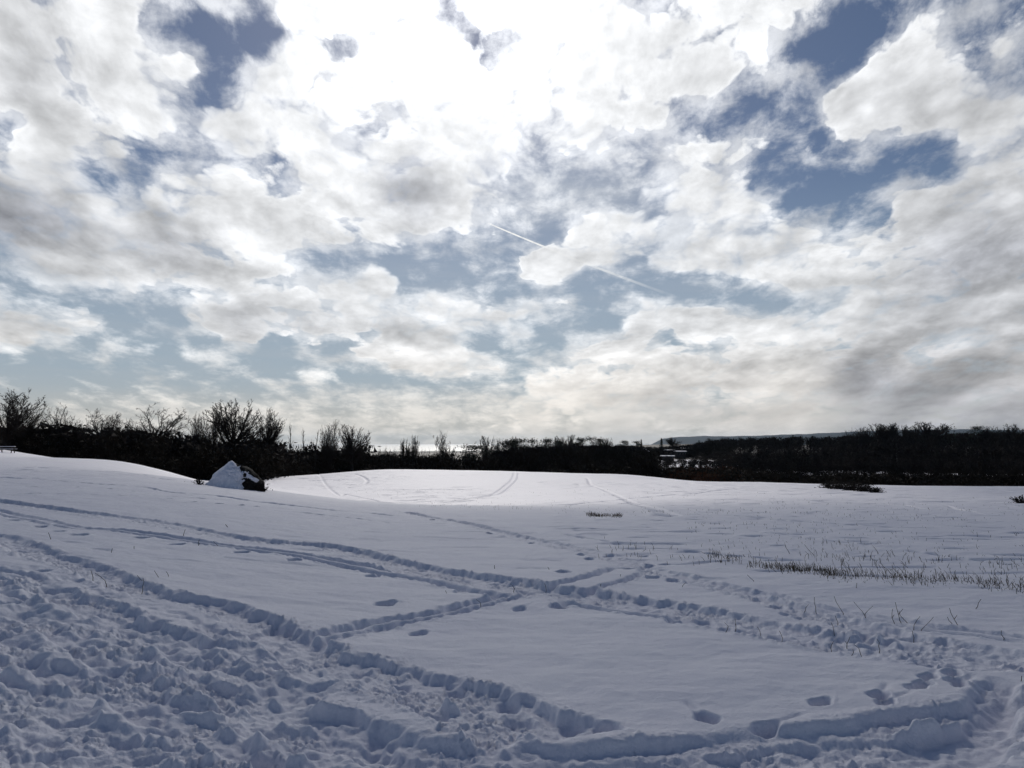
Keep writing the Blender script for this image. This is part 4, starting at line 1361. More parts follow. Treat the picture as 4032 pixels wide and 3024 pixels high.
BROW = 'bare trees along the brow of the left hill'
SEA = 'lone bare trees against the sea'
RIDGE = 'pines on the dark ridge'
SPIRE = 'pointed conifers on the dark ridge'
OAKS = 'bare trees on the right skyline'
TREES = [
    ('bare_tree', 28, 1538, 150, 'vase', 1, 'tall brush-topped bare tree standing behind the picnic table', BROW, 1.5, 1.25),
    ('bare_tree', 118, 1628, 158, 'vase', 2, 'low feathery bare tree just right of the tall brush-topped one', BROW, 1.3, 1.25),
    ('bare_tree', 240, 1596, 165, 'oak', 3, 'small sparse bare tree alone above the black thicket', BROW, 1.0, 1.25),
    ('bare_tree', 385, 1610, 160, 'oak', 4, 'gnarled bare tree with a rounded crown, first of three close together', BROW, 1.35, 1.25),
    ('bare_tree', 437, 1624, 166, 'oak', 5, 'gnarled bare tree in the middle of three close together', BROW, 1.3, 1.25),
    ('bare_tree', 500, 1634, 162, 'oak', 6, 'lower gnarled bare tree, last of three close together', BROW, 1.3, 1.25),
    ('bare_tree', 628, 1598, 165, 'oak', 7, 'open wide-branched bare tree between the gnarled trio and the big clump', BROW, 1.5, 1.25),
    ('bare_tree', 565, 1690, 160, 'vase', 8, 'short scrubby bare tree left of the open wide-branched one', BROW, 1.4, 1.25),
    ('bare_tree', 775, 1630, 172, 'vase', 9, 'spreading bare tree on the outer left of the big clump above the boulder', BROW, 1.5, 1.25),
    ('bare_tree', 838, 1618, 178, 'vase', 10, 'slender bare tree second from the left in the big clump above the boulder', BROW, 1.3, 1.25),
    ('bare_tree', 930, 1580, 172, 'dome', 11, 'tallest domed bare tree of the big clump above the boulder', BROW, 1.45, 1.25),
    ('bare_tree', 1045, 1613, 180, 'dome', 12, 'domed bare tree on the outer right of the big clump', BROW, 1.3, 1.25),
    ('bare_tree', 1150, 1664, 190, 'sapling', 13, 'narrow bare tree with a bushy head right of the big clump', BROW, 1.3, 1.25),
    ('bare_tree', 1201, 1684, 195, 'sapling', 14, 'thin spire-like sapling between the narrow bushy tree and the twin trees', BROW, 0.6, 1.3),
    ('bare_tree', 1240, 1690, 195, 'sapling', 15, 'shorter thin sapling just left of the twin trees', BROW, 0.6, 1.3),
    ('bare_tree', 1288, 1680, 200, 'vase', 16, 'bushy bare tree, shorter left half of the twin trees', BROW, 1.3, 1.25),
    ('bare_tree', 1308, 1655, 205, 'oak', 17, 'bare tree with the highest top of the twin trees', BROW, 0.8, 1.25),
    ('bare_tree', 1392, 1674, 205, 'dome', 18, 'round-headed bare tree at the edge of the glittering sea', BROW, 1.3, 1.25),
    ('bare_tree', 1595, 1730, 250, 'dome', 19, 'tiny bare treetop left of its taller neighbour against the sea', SEA, 0.88, 1.5),
    ('bare_tree', 1632, 1718, 250, 'dome', 20, 'small round bare tree against the brightest part of the sea', SEA, 0.75, 1.5),
    ('bare_tree', 1753, 1704, 245, 'vase', 21, 'fan-shaped bare tree alone in front of the sea', SEA, 0.62, 1.5),
    ('bare_tree', 1922, 1718, 255, 'dome', 22, 'round bare treetop at the right end of the sea strip', SEA, 0.75, 1.5),
    ('bare_tree', 1955, 1724, 262, 'vase', 23, 'thin bare tree leaning beside the round treetop at the end of the sea', SEA, 0.62, 1.5),
    ('bare_tree', 2027, 1722, 300, 'dome', 24, 'faint twiggy treetop among the first pines of the ridge', OAKS, 1.2, 1.5),
    ('bare_tree', 2192, 1720, 330, 'dome', 25, 'twiggy treetop left of the broad bare dome in the middle of the ridge', OAKS, 1.2, 1.5),
    ('bare_tree', 2238, 1714, 330, 'dome', 26, 'broad bare dome rising above the pines in the middle of the ridge', OAKS, 1.2, 1.5),
    ('bare_tree', 2392, 1726, 400, 'dome', 27, 'thin bare crown between the pine ridge and the snowy roofs', OAKS, 1.2, 1.5),
    ('bare_tree', 2650, 1722, 560, 'dome', 28, 'bare crown above the snowy roofs', OAKS, 1.2, 1.5),
    ('bare_tree', 2806, 1726, 560, 'dome', 29, 'left of two small bare domes below the far hills', OAKS, 1.2, 1.5),
    ('bare_tree', 2842, 1723, 560, 'dome', 30, 'right of two small bare domes below the far hills', OAKS, 1.2, 1.5),
    ('bare_tree', 3345, 1690, 500, 'oak', 31, 'spindly bare tree, first of a pair before the broad oaks', OAKS, 0.8, 1.5),
    ('bare_tree', 3380, 1684, 500, 'oak', 32, 'spindly bare tree with a small tuft, second of a pair before the broad oaks', OAKS, 0.8, 1.5),
    ('bare_tree', 3420, 1684, 490, 'dome', 33, 'lower left shoulder of the broad bare oak clump on the right skyline', OAKS, 1.5, 1.5),
    ('bare_tree', 3465, 1669, 490, 'dome', 34, 'left of the two highest bare oaks in the broad clump on the right skyline', OAKS, 1.5, 1.5),
    ('bare_tree', 3505, 1668, 492, 'dome', 35, 'right of the two highest bare oaks in the broad clump on the right skyline', OAKS, 1.55, 1.5),
    ('bare_tree', 3548, 1676, 490, 'dome', 36, 'sloping right end of the broad bare oak clump on the right skyline', OAKS, 1.4, 1.5),
    ('bare_tree', 3612, 1673, 495, 'dome', 37, 'smaller of two open bare oaks right of the broad clump', OAKS, 1.2, 1.5),
    ('bare_tree', 3660, 1661, 490, 'dome', 38, 'larger of two open bare oaks right of the broad clump', OAKS, 1.5, 1.5),
    ('bare_tree', 3900, 1681, 500, 'dome', 39, 'low bare oak between the last two pines and the skyline end', OAKS, 1.4, 1.5),
    ('bare_tree', 3976, 1672, 500, 'dome', 40, 'flat-topped bare oak near the end of the right skyline', OAKS, 1.5, 1.5),
    ('pine_tree', 1870, 1757, 245, 'pine', 1, 'dark rounded pine standing in front of the sea strip', RIDGE, 1.3, 1),
    ('pine_tree', 1992, 1735, 290, 'pine', 2, 'first pine of the ridge beside the end of the sea', RIDGE, 0.9, 1),
    ('pine_tree', 2042, 1731, 300, 'pine', 3, 'second pine of the ridge with a lumpy head', RIDGE, 0.9, 1),
    ('pine_tree', 2092, 1730, 310, 'pine', 4, 'flat-topped pine with sky showing under its plates', RIDGE, 0.9, 1),
    ('pine_tree', 2150, 1732, 310, 'pine', 1, 'layered pine right of the flat-topped one', RIDGE, 0.8, 1),
    ('pine_tree', 2205, 1735, 320, 'pine', 2, 'low pine under the twiggy treetop in mid ridge', RIDGE, 0.8, 1),
    ('pine_tree', 2288, 1727, 330, 'pine', 3, 'dense pine just right of the broad bare dome', RIDGE, 0.9, 1),
    ('pine_tree', 2335, 1722, 330, 'pine', 4, 'highest pine of the ridge, with a wide umbrella top', RIDGE, 0.9, 1),
    ('pine_tree', 2365, 1731, 340, 'pine', 1, 'small pine tucked beside the umbrella-topped pine', RIDGE, 0.7, 1),
    ('pine_tree', 2458, 1736, 420, 'pine', 2, 'rounded pine left of the first pointed conifer', RIDGE, 0.9, 1),
    ('pine_tree', 2505, 1738, 430, 'pine', 3, 'lowest rounded pine beside the first pointed conifer', RIDGE, 0.9, 1),
    ('pine_tree', 3732, 1681, 500, 'pine', 4, 'dark pine right of the two open bare oaks', RIDGE, 0.9, 1),
    ('pine_tree', 3848, 1682, 505, 'pine', 1, 'dark bushy pine left of the low bare oak near the skyline end', RIDGE, 0.9, 1),
    ('conifer', 2525, 1727, 480, 'conifer', 5, 'short pointed conifer left of the snowy roofs', SPIRE, 1.0, 1),
    ('conifer', 2604, 1723, 540, 'conifer', 6, 'round-topped conifer over the snowy roofs', SPIRE, 1.5, 1),
    ('conifer', 2752, 1732, 560, 'conifer', 5, 'stubby conifer left of the two bare domes', SPIRE, 1.4, 1),
    ('conifer', 2870, 1721, 570, 'conifer', 6, 'left of two twin conifers on the ridge', SPIRE, 1.1, 1),
    ('conifer', 2889, 1722, 570, 'conifer', 5, 'right of two twin conifers on the ridge', SPIRE, 1.1, 1),
    ('conifer', 3122, 1710, 600, 'conifer', 6, 'blunt conifer alone against the far hills', SPIRE, 1.3, 1),
]
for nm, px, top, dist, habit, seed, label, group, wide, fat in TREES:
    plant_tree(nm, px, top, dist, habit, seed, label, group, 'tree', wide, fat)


# ------------------------------------------------------------------ thickets and woods that read as one mass
def scrub_proto(seed, twigs=True):
    rng = np.random.default_rng(seed)
    segs = grow('shrub', 100 + seed)
    V, F = tubes(segs, 3, 1.8)
    F = np.concatenate([F[:, (0, 1, 2)], F[:, (0, 2, 3)]])
    n = 600
    c = np.c_[rng.normal(0, 0.26, n), rng.normal(0, 0.26, n), rng.random(n) ** 1.2 * 0.78]
    V2, F2 = scraps(c, 0.034, rng, 1.2)
    return np.concatenate([V, V2]), np.concatenate([F, F2 + len(V)])


def wood_proto(seed):
    """one tree of the far woods: stem, limbs, a haze of twigs"""
    rng = np.random.default_rng(seed)
    segs = grow('grove', 200 + seed)
    V, F = tubes(segs, 3, 1.4)
    F = np.concatenate([F[:, (0, 1, 2)], F[:, (0, 2, 3)]])
    n = 170
    c = np.c_[rng.normal(0, 0.20, n), rng.normal(0, 0.20, n), 0.35 + 0.5 * rng.random(n)]
    V2, F2 = scraps(c, 0.045, rng, 1.0)
    return np.concatenate([V, V2]), np.concatenate([F, F2 + len(V)])


SCRUB = [scrub_proto(k) for k in range(5)]
WOOD = [wood_proto(k) for k in range(6)]


def mass(name, places, protos, mat, label, seed):
    rng = np.random.default_rng(seed)
    VV, FF, n = [], [], 0
    for x, y, z, h, w in places:
        V, F = protos[rng.integers(len(protos))]
        a = rng.random() * 6.28
        c, s = math.cos(a), math.sin(a)
        P = np.c_[(V[:, 0] * c - V[:, 1] * s) * h * w + x, (V[:, 0] * s + V[:, 1] * c) * h * w + y, V[:, 2] * h + z]
        VV.append(P)
        FF.append(F + n)
        n += len(V)
    if not VV:
        return
    o = link(name, mesh_from(name, np.concatenate(VV), np.concatenate(FF)), mat)
    o['kind'] = 'stuff'
    o['label'] = label
    return o


def belt(x0, x1, r0, r1, tops, count, rng, low=0.55, hi=1.0, wide=1.0, hmin=1.0):
    out = []
    tx, ty = [t[0] for t in tops], [t[1] for t in tops]
    for _ in range(count):
        px = rng.uniform(x0, x1)
        r = rng.uniform(r0(px) if callable(r0) else r0, r1(px) if callable(r1) else r1)
        az, sl = ray_of(px, float(np.interp(px, tx, ty)))
        x, y = r * math.sin(az), r * math.cos(az)
        z = float(land(x, y))
        h = (EYE + sl * r - z) * rng.uniform(low, hi)
        if h > hmin:
            out.append((x, y, z - 0.2, h, wide * rng.uniform(0.8, 1.3) * (1.0 if h < 6 else 6 / h * 1.15)))
    return out


def brow(px):
    return float(np.interp(px, [-100, 0, 500, 1000, 1300, 2000, 2500, 3000, 3500, 4200], [160, 150, 140, 150, 205, 215, 208, 185, 172, 172]))


rngw = np.random.default_rng(3)
LEFT_TOPS = [(-150, 1690), (0, 1688), (100, 1688), (150, 1668), (190, 1672), (262, 1660), (330, 1688), (450, 1702), (560, 1690), (650, 1705), (740, 1712), (800, 1716), (900, 1738), (1000, 1742), (1100, 1742), (1200, 1756),
             (1300, 1762), (1400, 1755), (1500, 1766), (1550, 1756), (1600, 1762), (1650, 1766), (1700, 1770), (1735, 1756), (1775, 1768), (1800, 1764), (1850, 1762), (1930, 1766), (2000, 1752), (2100, 1742), (2300, 1738), (2500, 1746), (2560, 1756)]
pl = belt(-150, 1450, lambda p: brow(p) + 2, lambda p: brow(p) + 40, [(x, y - (8 if x < 1350 else 0)) for x, y in LEFT_TOPS], 430, rngw, 0.42, 1.12, 0.8)
pl += belt(-150, 1450, lambda p: brow(p) + 1, lambda p: brow(p) + 12, LEFT_TOPS, 200, rngw, 0.3, 0.65, 1.2)
tl = belt(-150, 1450, lambda p: brow(p) + 6, lambda p: brow(p) + 40, [(x, y - 26) for x, y in LEFT_TOPS], 120, rngw, 0.7, 1.08, 1.2)
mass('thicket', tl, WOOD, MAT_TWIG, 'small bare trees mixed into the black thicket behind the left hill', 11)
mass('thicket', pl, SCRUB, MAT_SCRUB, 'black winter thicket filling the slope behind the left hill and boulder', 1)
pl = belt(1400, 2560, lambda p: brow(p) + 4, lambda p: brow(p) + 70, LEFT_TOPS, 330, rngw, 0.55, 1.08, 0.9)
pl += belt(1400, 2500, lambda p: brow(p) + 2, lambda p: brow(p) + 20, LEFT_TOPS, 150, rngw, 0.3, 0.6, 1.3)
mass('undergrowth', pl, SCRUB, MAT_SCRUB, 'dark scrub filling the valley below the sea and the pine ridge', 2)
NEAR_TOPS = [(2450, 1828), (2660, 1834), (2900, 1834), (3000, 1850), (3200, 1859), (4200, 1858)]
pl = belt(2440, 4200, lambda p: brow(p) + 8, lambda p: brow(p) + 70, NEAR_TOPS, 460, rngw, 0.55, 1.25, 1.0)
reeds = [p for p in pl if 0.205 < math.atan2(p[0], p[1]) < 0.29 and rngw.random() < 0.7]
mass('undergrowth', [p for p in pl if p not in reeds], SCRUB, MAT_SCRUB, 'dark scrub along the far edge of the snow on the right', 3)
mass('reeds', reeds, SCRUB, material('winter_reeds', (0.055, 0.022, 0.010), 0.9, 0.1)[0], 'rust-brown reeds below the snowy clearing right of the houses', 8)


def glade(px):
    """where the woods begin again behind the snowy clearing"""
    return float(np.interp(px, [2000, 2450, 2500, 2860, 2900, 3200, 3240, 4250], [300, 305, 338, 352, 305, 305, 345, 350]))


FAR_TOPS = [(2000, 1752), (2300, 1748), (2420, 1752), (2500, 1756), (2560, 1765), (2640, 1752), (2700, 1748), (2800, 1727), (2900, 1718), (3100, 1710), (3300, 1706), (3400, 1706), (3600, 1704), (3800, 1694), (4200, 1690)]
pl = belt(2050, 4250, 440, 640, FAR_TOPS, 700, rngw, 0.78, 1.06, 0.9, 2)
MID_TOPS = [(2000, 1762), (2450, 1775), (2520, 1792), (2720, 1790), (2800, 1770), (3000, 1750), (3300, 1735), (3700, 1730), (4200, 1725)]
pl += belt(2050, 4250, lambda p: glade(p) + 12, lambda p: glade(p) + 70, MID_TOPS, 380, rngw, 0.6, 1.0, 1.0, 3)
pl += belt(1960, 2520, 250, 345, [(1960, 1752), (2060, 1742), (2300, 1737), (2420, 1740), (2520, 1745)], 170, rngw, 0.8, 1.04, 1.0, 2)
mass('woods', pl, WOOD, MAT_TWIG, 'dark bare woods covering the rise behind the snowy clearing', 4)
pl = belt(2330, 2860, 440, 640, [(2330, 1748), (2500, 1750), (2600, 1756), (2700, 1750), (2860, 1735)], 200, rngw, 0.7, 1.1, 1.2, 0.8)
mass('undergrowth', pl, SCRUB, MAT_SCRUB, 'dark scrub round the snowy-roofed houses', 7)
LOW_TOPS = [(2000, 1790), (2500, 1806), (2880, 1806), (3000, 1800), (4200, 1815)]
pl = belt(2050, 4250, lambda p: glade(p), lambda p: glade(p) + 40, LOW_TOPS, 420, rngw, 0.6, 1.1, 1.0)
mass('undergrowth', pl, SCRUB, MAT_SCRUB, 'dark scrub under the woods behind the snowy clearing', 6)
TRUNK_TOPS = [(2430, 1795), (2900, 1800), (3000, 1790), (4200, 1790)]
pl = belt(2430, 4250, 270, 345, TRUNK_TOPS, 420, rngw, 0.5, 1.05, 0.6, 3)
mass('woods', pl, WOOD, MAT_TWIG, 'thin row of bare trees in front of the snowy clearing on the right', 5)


# ------------------------------------------------------------------ the boulder at the foot of the left hill
def ground_at(px, py):
    x, y = at(px, py)
    return float(x), float(y), float(land(x, y))


def build_boulder():
    x0, y0, z0 = ground_at(898, 1921)
    d = math.hypot(x0, y0)
    k = d / FPX * 1.0                       # metres per photo pixel at this distance
    e = bpy.data.objects.new('boulder', None)
    COL.objects.link(e)
    e.location = (x0, y0 + 1.2, z0 - 0.25)
    e.rotation_euler = (0, 0, math.atan2(-x0, y0))
    put(e, 'big dark boulder half covered with snow at the foot of the left hill', 'boulder')
    rng = np.random.default_rng(4)
    # profile of the crest from left to right, in metres from the middle
    cx = np.array([-142, -124, -98, -74, -62, -32, -12, 20, 60, 96, 122, 136]) * k * 0.76
    cz = np.array([0, 26, 48, 62, 74, 92, 97, 95, 82, 56, 26, 0]) * k + 0.10
    nu, nv = 240, 150
    V = []
    for j in range(nv):
        a = math.pi * j / (nv - 1)              # front foot -> crest -> back foot
        for i in range(nu):
            u = cx[0] + (cx[-1] - cx[0]) * i / (nu - 1)
            hgt = float(np.mean([np.interp(u + o_, cx, cz) for o_ in (-0.3, -0.15, 0.0, 0.15, 0.3)])) if 3 < i < nu - 4 else float(np.interp(u, cx, cz))
            depth = 1.05 * math.sqrt(max(hgt, 0.02) / cz.max()) * (1.0 + 0.15 * math.sin(u * 1.7))
            s, c = math.sin(a), math.cos(a)
            V.append((u, -depth * math.copysign(abs(c) ** 0.75, c), hgt * abs(s) ** 0.66 - 0.35 * (abs(c) ** 6)))
    V = np.array(V)
    n1 = fbm(V[:, 0] * 1.1 + V[:, 2] * 0.7, V[:, 1] * 1.1 + V[:, 2] * 0.9 + 3, 4, 0.55)
    rock = V.copy()
    rock[:, 2] += 0.10 * n1 * smooth(V[:, 2] / 0.5)
    rock[:, 1] += 0.12 * fbm(V[:, 0] * 1.6, V[:, 2] * 2.1, 4, 0.55)
    rock[:, 0] += 0.05 * fbm(V[:, 2] * 1.9, V[:, 0] * 1.3 + 8, 3)
    idx = np.arange(nu * nv).reshape(nv, nu)
    F = np.stack([idx[:-1, :-1], idx[:-1, 1:], idx[1:, 1:], idx[1:, :-1]], -1).reshape(-1, 4)
    m, N, p = material('boulder_rock', (0.03, 0.027, 0.024), 0.9, 0.2)
    g = N.n.new('ShaderNodeNewGeometry')
    t = N.noise(g.outputs['Position'], 3.0, 7.0, 0.65).outputs[0]
    N.put(p, 'Base Color', N.mix(N.step(t, 0.35, 0.7), (0.008, 0.007, 0.006), (0.026, 0.023, 0.019)))
    bmp = N.n.new('ShaderNodeBump')
    bmp.inputs['Distance'].default_value = 0.08
    N.put(bmp, 'Height', t)
    N.put(p, 'Normal', bmp.outputs[0])
    link('rock', mesh_from('rock', rock, F, True), m, e)
    # snow lying against the left side, with a ragged edge and a tongue on the bare face
    U, Wd, Hh = rock[:, 0], rock[:, 1], V[:, 2]
    edge = np.interp(Hh, np.array([0, 18, 36, 54, 68, 82, 94, 106]) * k, np.array([26, 20, 18, 26, 34, 10, 4, -8]) * k)
    rag = 0.17 * fbm(U * 2.9 + 5, Hh * 4.2, 5, 0.62)
    cover = edge + rag - U
    tongue = 0.16 - np.abs((Hh - (0.86 - 0.42 * (U - 0.45) / 0.6))) * 1.6
    tongue = np.where((U > 0.38) & (U < 0.98), tongue + 0.06 * rag, -1)
    cover = np.maximum(cover, tongue)
    gap = np.hypot((U - 26 * k) / 0.10, (Hh - 66 * k) / 0.09)
    cover = np.where(gap < 1, np.minimum(cover, (gap - 1) * 0.1), cover)
    thick = 0.16 * smooth(np.clip(cover / 0.35, 0, 1)) + 0.025 * (cover > 0)
    ctr = np.array((-0.3, 0.2, 0.3))
    out = rock - ctr
    out /= np.linalg.norm(out, axis=1, keepdims=True)
    snow = rock + out * (thick + 0.07 * fbm(U * 1.7, Hh * 2.3, 3) * (cover > 0.1))[:, None]
    on = cover > -0.02
    keep = on[F].all(1)
    Fs = F[keep]
    # close the sheet with an underside so that it has a real edge
    inner = rock - out * 0.06
    n = len(snow)
    cnt = {}
    for f in Fs:
        for a_, b_ in zip(f, np.roll(f, -1)):
            cnt[(a_, b_)] = 1
    rim = [(a_, b_) for (a_, b_) in cnt if (b_, a_) not in cnt]
    side = np.array([(b_, a_, a_ + n, b_ + n) for a_, b_ in rim], np.int64)
    link('snow_cover', mesh_from('snow_cover', np.concatenate([snow, inner]), np.concatenate([Fs, Fs[:, ::-1] + n, side]), True), snow_material('boulder_snow'), e)


build_boulder()


def make_shrub(name, x, y, z, size, seed, label, cat, group=None, squash=1.0, leafy=0, fat=1.5):
    fat = fat * max(1.0, 4.0 / size)
    segs = grow('shrub', seed)
    e = bpy.data.objects.new(name, None)
    COL.objects.link(e)
    e.location = (x, y, z - 0.05)
    put(e, label, cat, group)
    kinds = (('stems', lambda s: s[4] <= 1, MAT_BARK), ('twigs', lambda s: s[4] > 1, MAT_TWIG)) if leafy >= 200 else (('twigs', lambda s: True, MAT_TWIG),)
    for nm, pick, mat in kinds:
        V, F = tubes([s for s in segs if pick(s)], 4 if nm == 'stems' else 3, fat)
        if nm == 'twigs' and leafy:
            rng = np.random.default_rng(seed)
            F = np.concatenate([F[:, (0, 1, 2)], F[:, (0, 2, 3)]])
            c = np.c_[rng.normal(0, 0.3, leafy), rng.normal(0, 0.3, leafy), rng.random(leafy) ** 1.8 * 0.75]
            V2, F2 = scraps(c, 0.06, rng, 0.8)
            F = np.concatenate([F, F2 + len(V)])
            V = np.concatenate([V, V2])
        V = V * np.array((size * squash, size * squash, size))
        link(nm, mesh_from(nm, V, F), mat, e)
    return e


def shrub_at(px, py, size, seed, label, squash=1.0, leafy=0, name='bare_shrub', cat='shrub', group=None, back=0.0, fat=1.5, dist=None):
    x, y, z = ground_at(px, py)
    a = math.atan2(x, y)
    if dist:
        a = ray_of(px, py)[0]
        x, y = dist * math.sin(a), dist * math.cos(a)
    x, y = x + back * math.sin(a), y + back * math.cos(a)
    return make_shrub(name, x, y, float(land(x, y)), size, seed, label, cat, group, squash, leafy, fat)


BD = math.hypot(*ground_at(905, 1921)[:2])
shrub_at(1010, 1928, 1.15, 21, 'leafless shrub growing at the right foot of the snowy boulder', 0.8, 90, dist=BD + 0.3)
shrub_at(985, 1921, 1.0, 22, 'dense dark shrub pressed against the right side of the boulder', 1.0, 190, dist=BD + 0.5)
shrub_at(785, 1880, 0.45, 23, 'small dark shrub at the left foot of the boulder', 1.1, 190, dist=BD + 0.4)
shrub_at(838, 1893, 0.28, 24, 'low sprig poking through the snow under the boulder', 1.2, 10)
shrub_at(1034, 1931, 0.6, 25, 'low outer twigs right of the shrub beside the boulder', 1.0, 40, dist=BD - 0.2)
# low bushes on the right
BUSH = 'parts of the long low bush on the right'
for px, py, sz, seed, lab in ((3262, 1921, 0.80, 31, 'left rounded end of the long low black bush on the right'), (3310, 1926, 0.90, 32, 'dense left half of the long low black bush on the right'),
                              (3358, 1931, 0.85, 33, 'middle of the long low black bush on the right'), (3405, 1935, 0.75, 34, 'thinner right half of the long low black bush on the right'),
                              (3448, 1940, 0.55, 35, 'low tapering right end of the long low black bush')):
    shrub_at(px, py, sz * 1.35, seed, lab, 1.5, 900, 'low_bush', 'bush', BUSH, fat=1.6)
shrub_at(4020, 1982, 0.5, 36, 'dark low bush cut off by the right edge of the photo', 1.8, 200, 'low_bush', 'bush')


# ------------------------------------------------------------------ picnic table on the brow
def box(V, F, c, s, ry=0.0, rx=0.0):
    """add a box, centre c, full size s, turned about the y then x axis"""
    n = len(V)
    cy, sy, cx_, sx = math.cos(ry), math.sin(ry), math.cos(rx), math.sin(rx)
    for dx in (-.5, .5):
        for dy in (-.5, .5):
            for dz in (-.5, .5):
                x, y, z = dx * s[0], dy * s[1], dz * s[2]
                x, z = x * cy + z * sy, -x * sy + z * cy
                y, z = y * cx_ - z * sx, y * sx + z * cx_
                V.append((c[0] + x, c[1] + y, c[2] + z))
    for f in ((0, 1, 3, 2), (4, 6, 7, 5), (0, 4, 5, 1), (2, 3, 7, 6), (0, 2, 6, 4), (1, 5, 7, 3)):
        F.append([n + i for i in f])


def bevelled(o, w=0.008):
    m = o.modifiers.new('edge', 'BEVEL')
    m.width = w
    m.segments = 2
    return o


def build_table():
    x, y, z = ground_at(26, 1783)
    e = bpy.data.objects.new('picnic_table', None)
    COL.objects.link(e)
    e.location = (x, y, z)
    e.rotation_euler = (0, 0, math.radians(14))
    put(e, 'dark wooden picnic table with snow on its top, on the brow of the left hill', 'picnic table')
    wood = material('weathered_wood', (0.035, 0.028, 0.023), 0.85, 0.2)[0]
    snow = snow_material('table_snow')

    def part(nm, boxes, mat, w=0.008):
        V, F = [], []
        for b in boxes:
            box(V, F, *b)
        return bevelled(link(nm, mesh_from(nm, V, F), mat, e), w)
    part('tabletop', [((0, -0.28 + 0.14 * i, 0.74), (1.9, 0.13, 0.045)) for i in range(5)], wood)
    part('snow_layer', [((0, 0, 0.80), (1.84, 0.66, 0.07))], snow, 0.03)
    for s in (-1, 1):
        part('bench', [((0, s * 0.68 + 0.07 * t, 0.44), (1.9, 0.13, 0.045)) for t in (-1, 1)], wood)
        part('bench_snow', [((0, s * 0.68, 0.49), (1.84, 0.24, 0.05))], snow, 0.02)
    for s in (-1, 1):
        for q in (-1, 1):
            part('leg', [((s * 0.70, q * 0.40, 0.36), (0.09, 0.10, 0.82), 0.0, q * 0.42)], wood)
        part('crossbeam', [((s * 0.64, 0, 0.395), (0.045, 1.5, 0.09))], wood)


build_table()


# ------------------------------------------------------------------ houses among the trees
def build_house(px, py, dist, w, dpt, eave, ridge, turn, label, chimney=True):
    az, sl = ray_of(px, py)
    x, y = dist * math.sin(az), dist * math.cos(az)
    ztop = EYE + sl * dist
    e = bpy.data.objects.new('house', None)
    COL.objects.link(e)
    base = ztop - ridge
    e.location = (x, y, base)
    e.rotation_euler = (0, 0, turn)
    put(e, label, 'house', 'houses with snowy roofs among the trees')
    zb = float(land(x, y)) - base - 0.3
    wallm = material('house_wall', (0.035, 0.032, 0.03), 0.85, 0.2)[0]
    glassm = material('house_pane', (0.02, 0.022, 0.025), 0.15, 0.5)[0]
    trim = material('house_trim', (0.12, 0.12, 0.115), 0.6, 0.3)[0]
    V = [(-w / 2, -dpt / 2, zb), (w / 2, -dpt / 2, zb), (w / 2, dpt / 2, zb), (-w / 2, dpt / 2, zb), (-w / 2, -dpt / 2, eave), (w / 2, -dpt / 2, eave), (w / 2, dpt / 2, eave), (-w / 2, dpt / 2, eave), (-w / 2, 0, ridge - 0.1), (w / 2, 0, ridge - 0.1)]
    me = bpy.data.meshes.new('wall')
    me.from_pydata(V, [], [(0, 1, 5, 4), (2, 3, 7, 6), (1, 2, 6, 9, 5), (3, 0, 4, 8, 7)])
    link('wall', me, wallm, e)
    o_ = 0.5
    k = (ridge - eave) / (dpt / 2)
    V, F = [], []
    for s in (-1, 1):
        n = len(V)
        V += [(-w / 2 - o_, s * (dpt / 2 + o_), eave - k * o_), (w / 2 + o_, s * (dpt / 2 + o_), eave - k * o_), (w / 2 + o_, 0, ridge), (-w / 2 - o_, 0, ridge)]
        V += [(a, b, c + 0.16) for a, b, c in V[n:n + 4]]
        F += [(n, n + 1, n + 2, n + 3), (n + 4, n + 5, n + 6, n + 7), (n, n + 1, n + 5, n + 4), (n, n + 3, n + 7, n + 4), (n + 1, n + 2, n + 6, n + 5)]
    me = bpy.data.meshes.new('roof')
    me.from_pydata(V, [], F)
    rf = link('roof', me, snow_material('roof_snow'), e)
    V, F = [], []
    box(V, F, (w * 0.28, 0.6, ridge + 0.35), (0.8, 0.8, 1.7))
    link('chimney', mesh_from('chimney', V, F), wallm, e)
    for s in (-0.3, 0.02, 0.32):
        V, F = [], []
        box(V, F, (s * w, -dpt / 2 - 0.03, eave * 0.55), (1.1, 0.10, 1.3))
        wn = link('window', mesh_from('window', V, F), trim, e)
        V, F = [], []
        box(V, F, (s * w, -dpt / 2 - 0.085, eave * 0.55), (0.9, 0.03, 1.1))
        link('pane', mesh_from('pane', V, F), glassm, wn)


build_house(2538, 1766, 430, 7, 4.5, 2.6, 4.2, math.radians(82), 'house with a steep white roof edge, leftmost of the snowy roofs')
build_house(2637, 1771, 455, 5, 4.5, 2.6, 2.8, math.radians(10), 'small house with a thin snowy roof right of the steep one')
build_house(2690, 1764, 470, 6, 5, 2.6, 2.85, math.radians(-15), 'house with the highest snowy roof, right of the steep one')
build_house(2678, 1776, 435, 5, 4.5, 2.6, 2.8, math.radians(5), 'house with a flat white roof line just below the highest roof')
build_house(2628, 1794, 400, 6, 4, 2.3, 2.5, math.radians(-4), 'long low snowy-roofed house nearest the clearing')


# ------------------------------------------------------------------ dead grass and stalks
MAT_STRAW = material('dead_stalk', (0.105, 0.085, 0.055), 0.85, 0.15)[0]
SNOW_TOP = {}


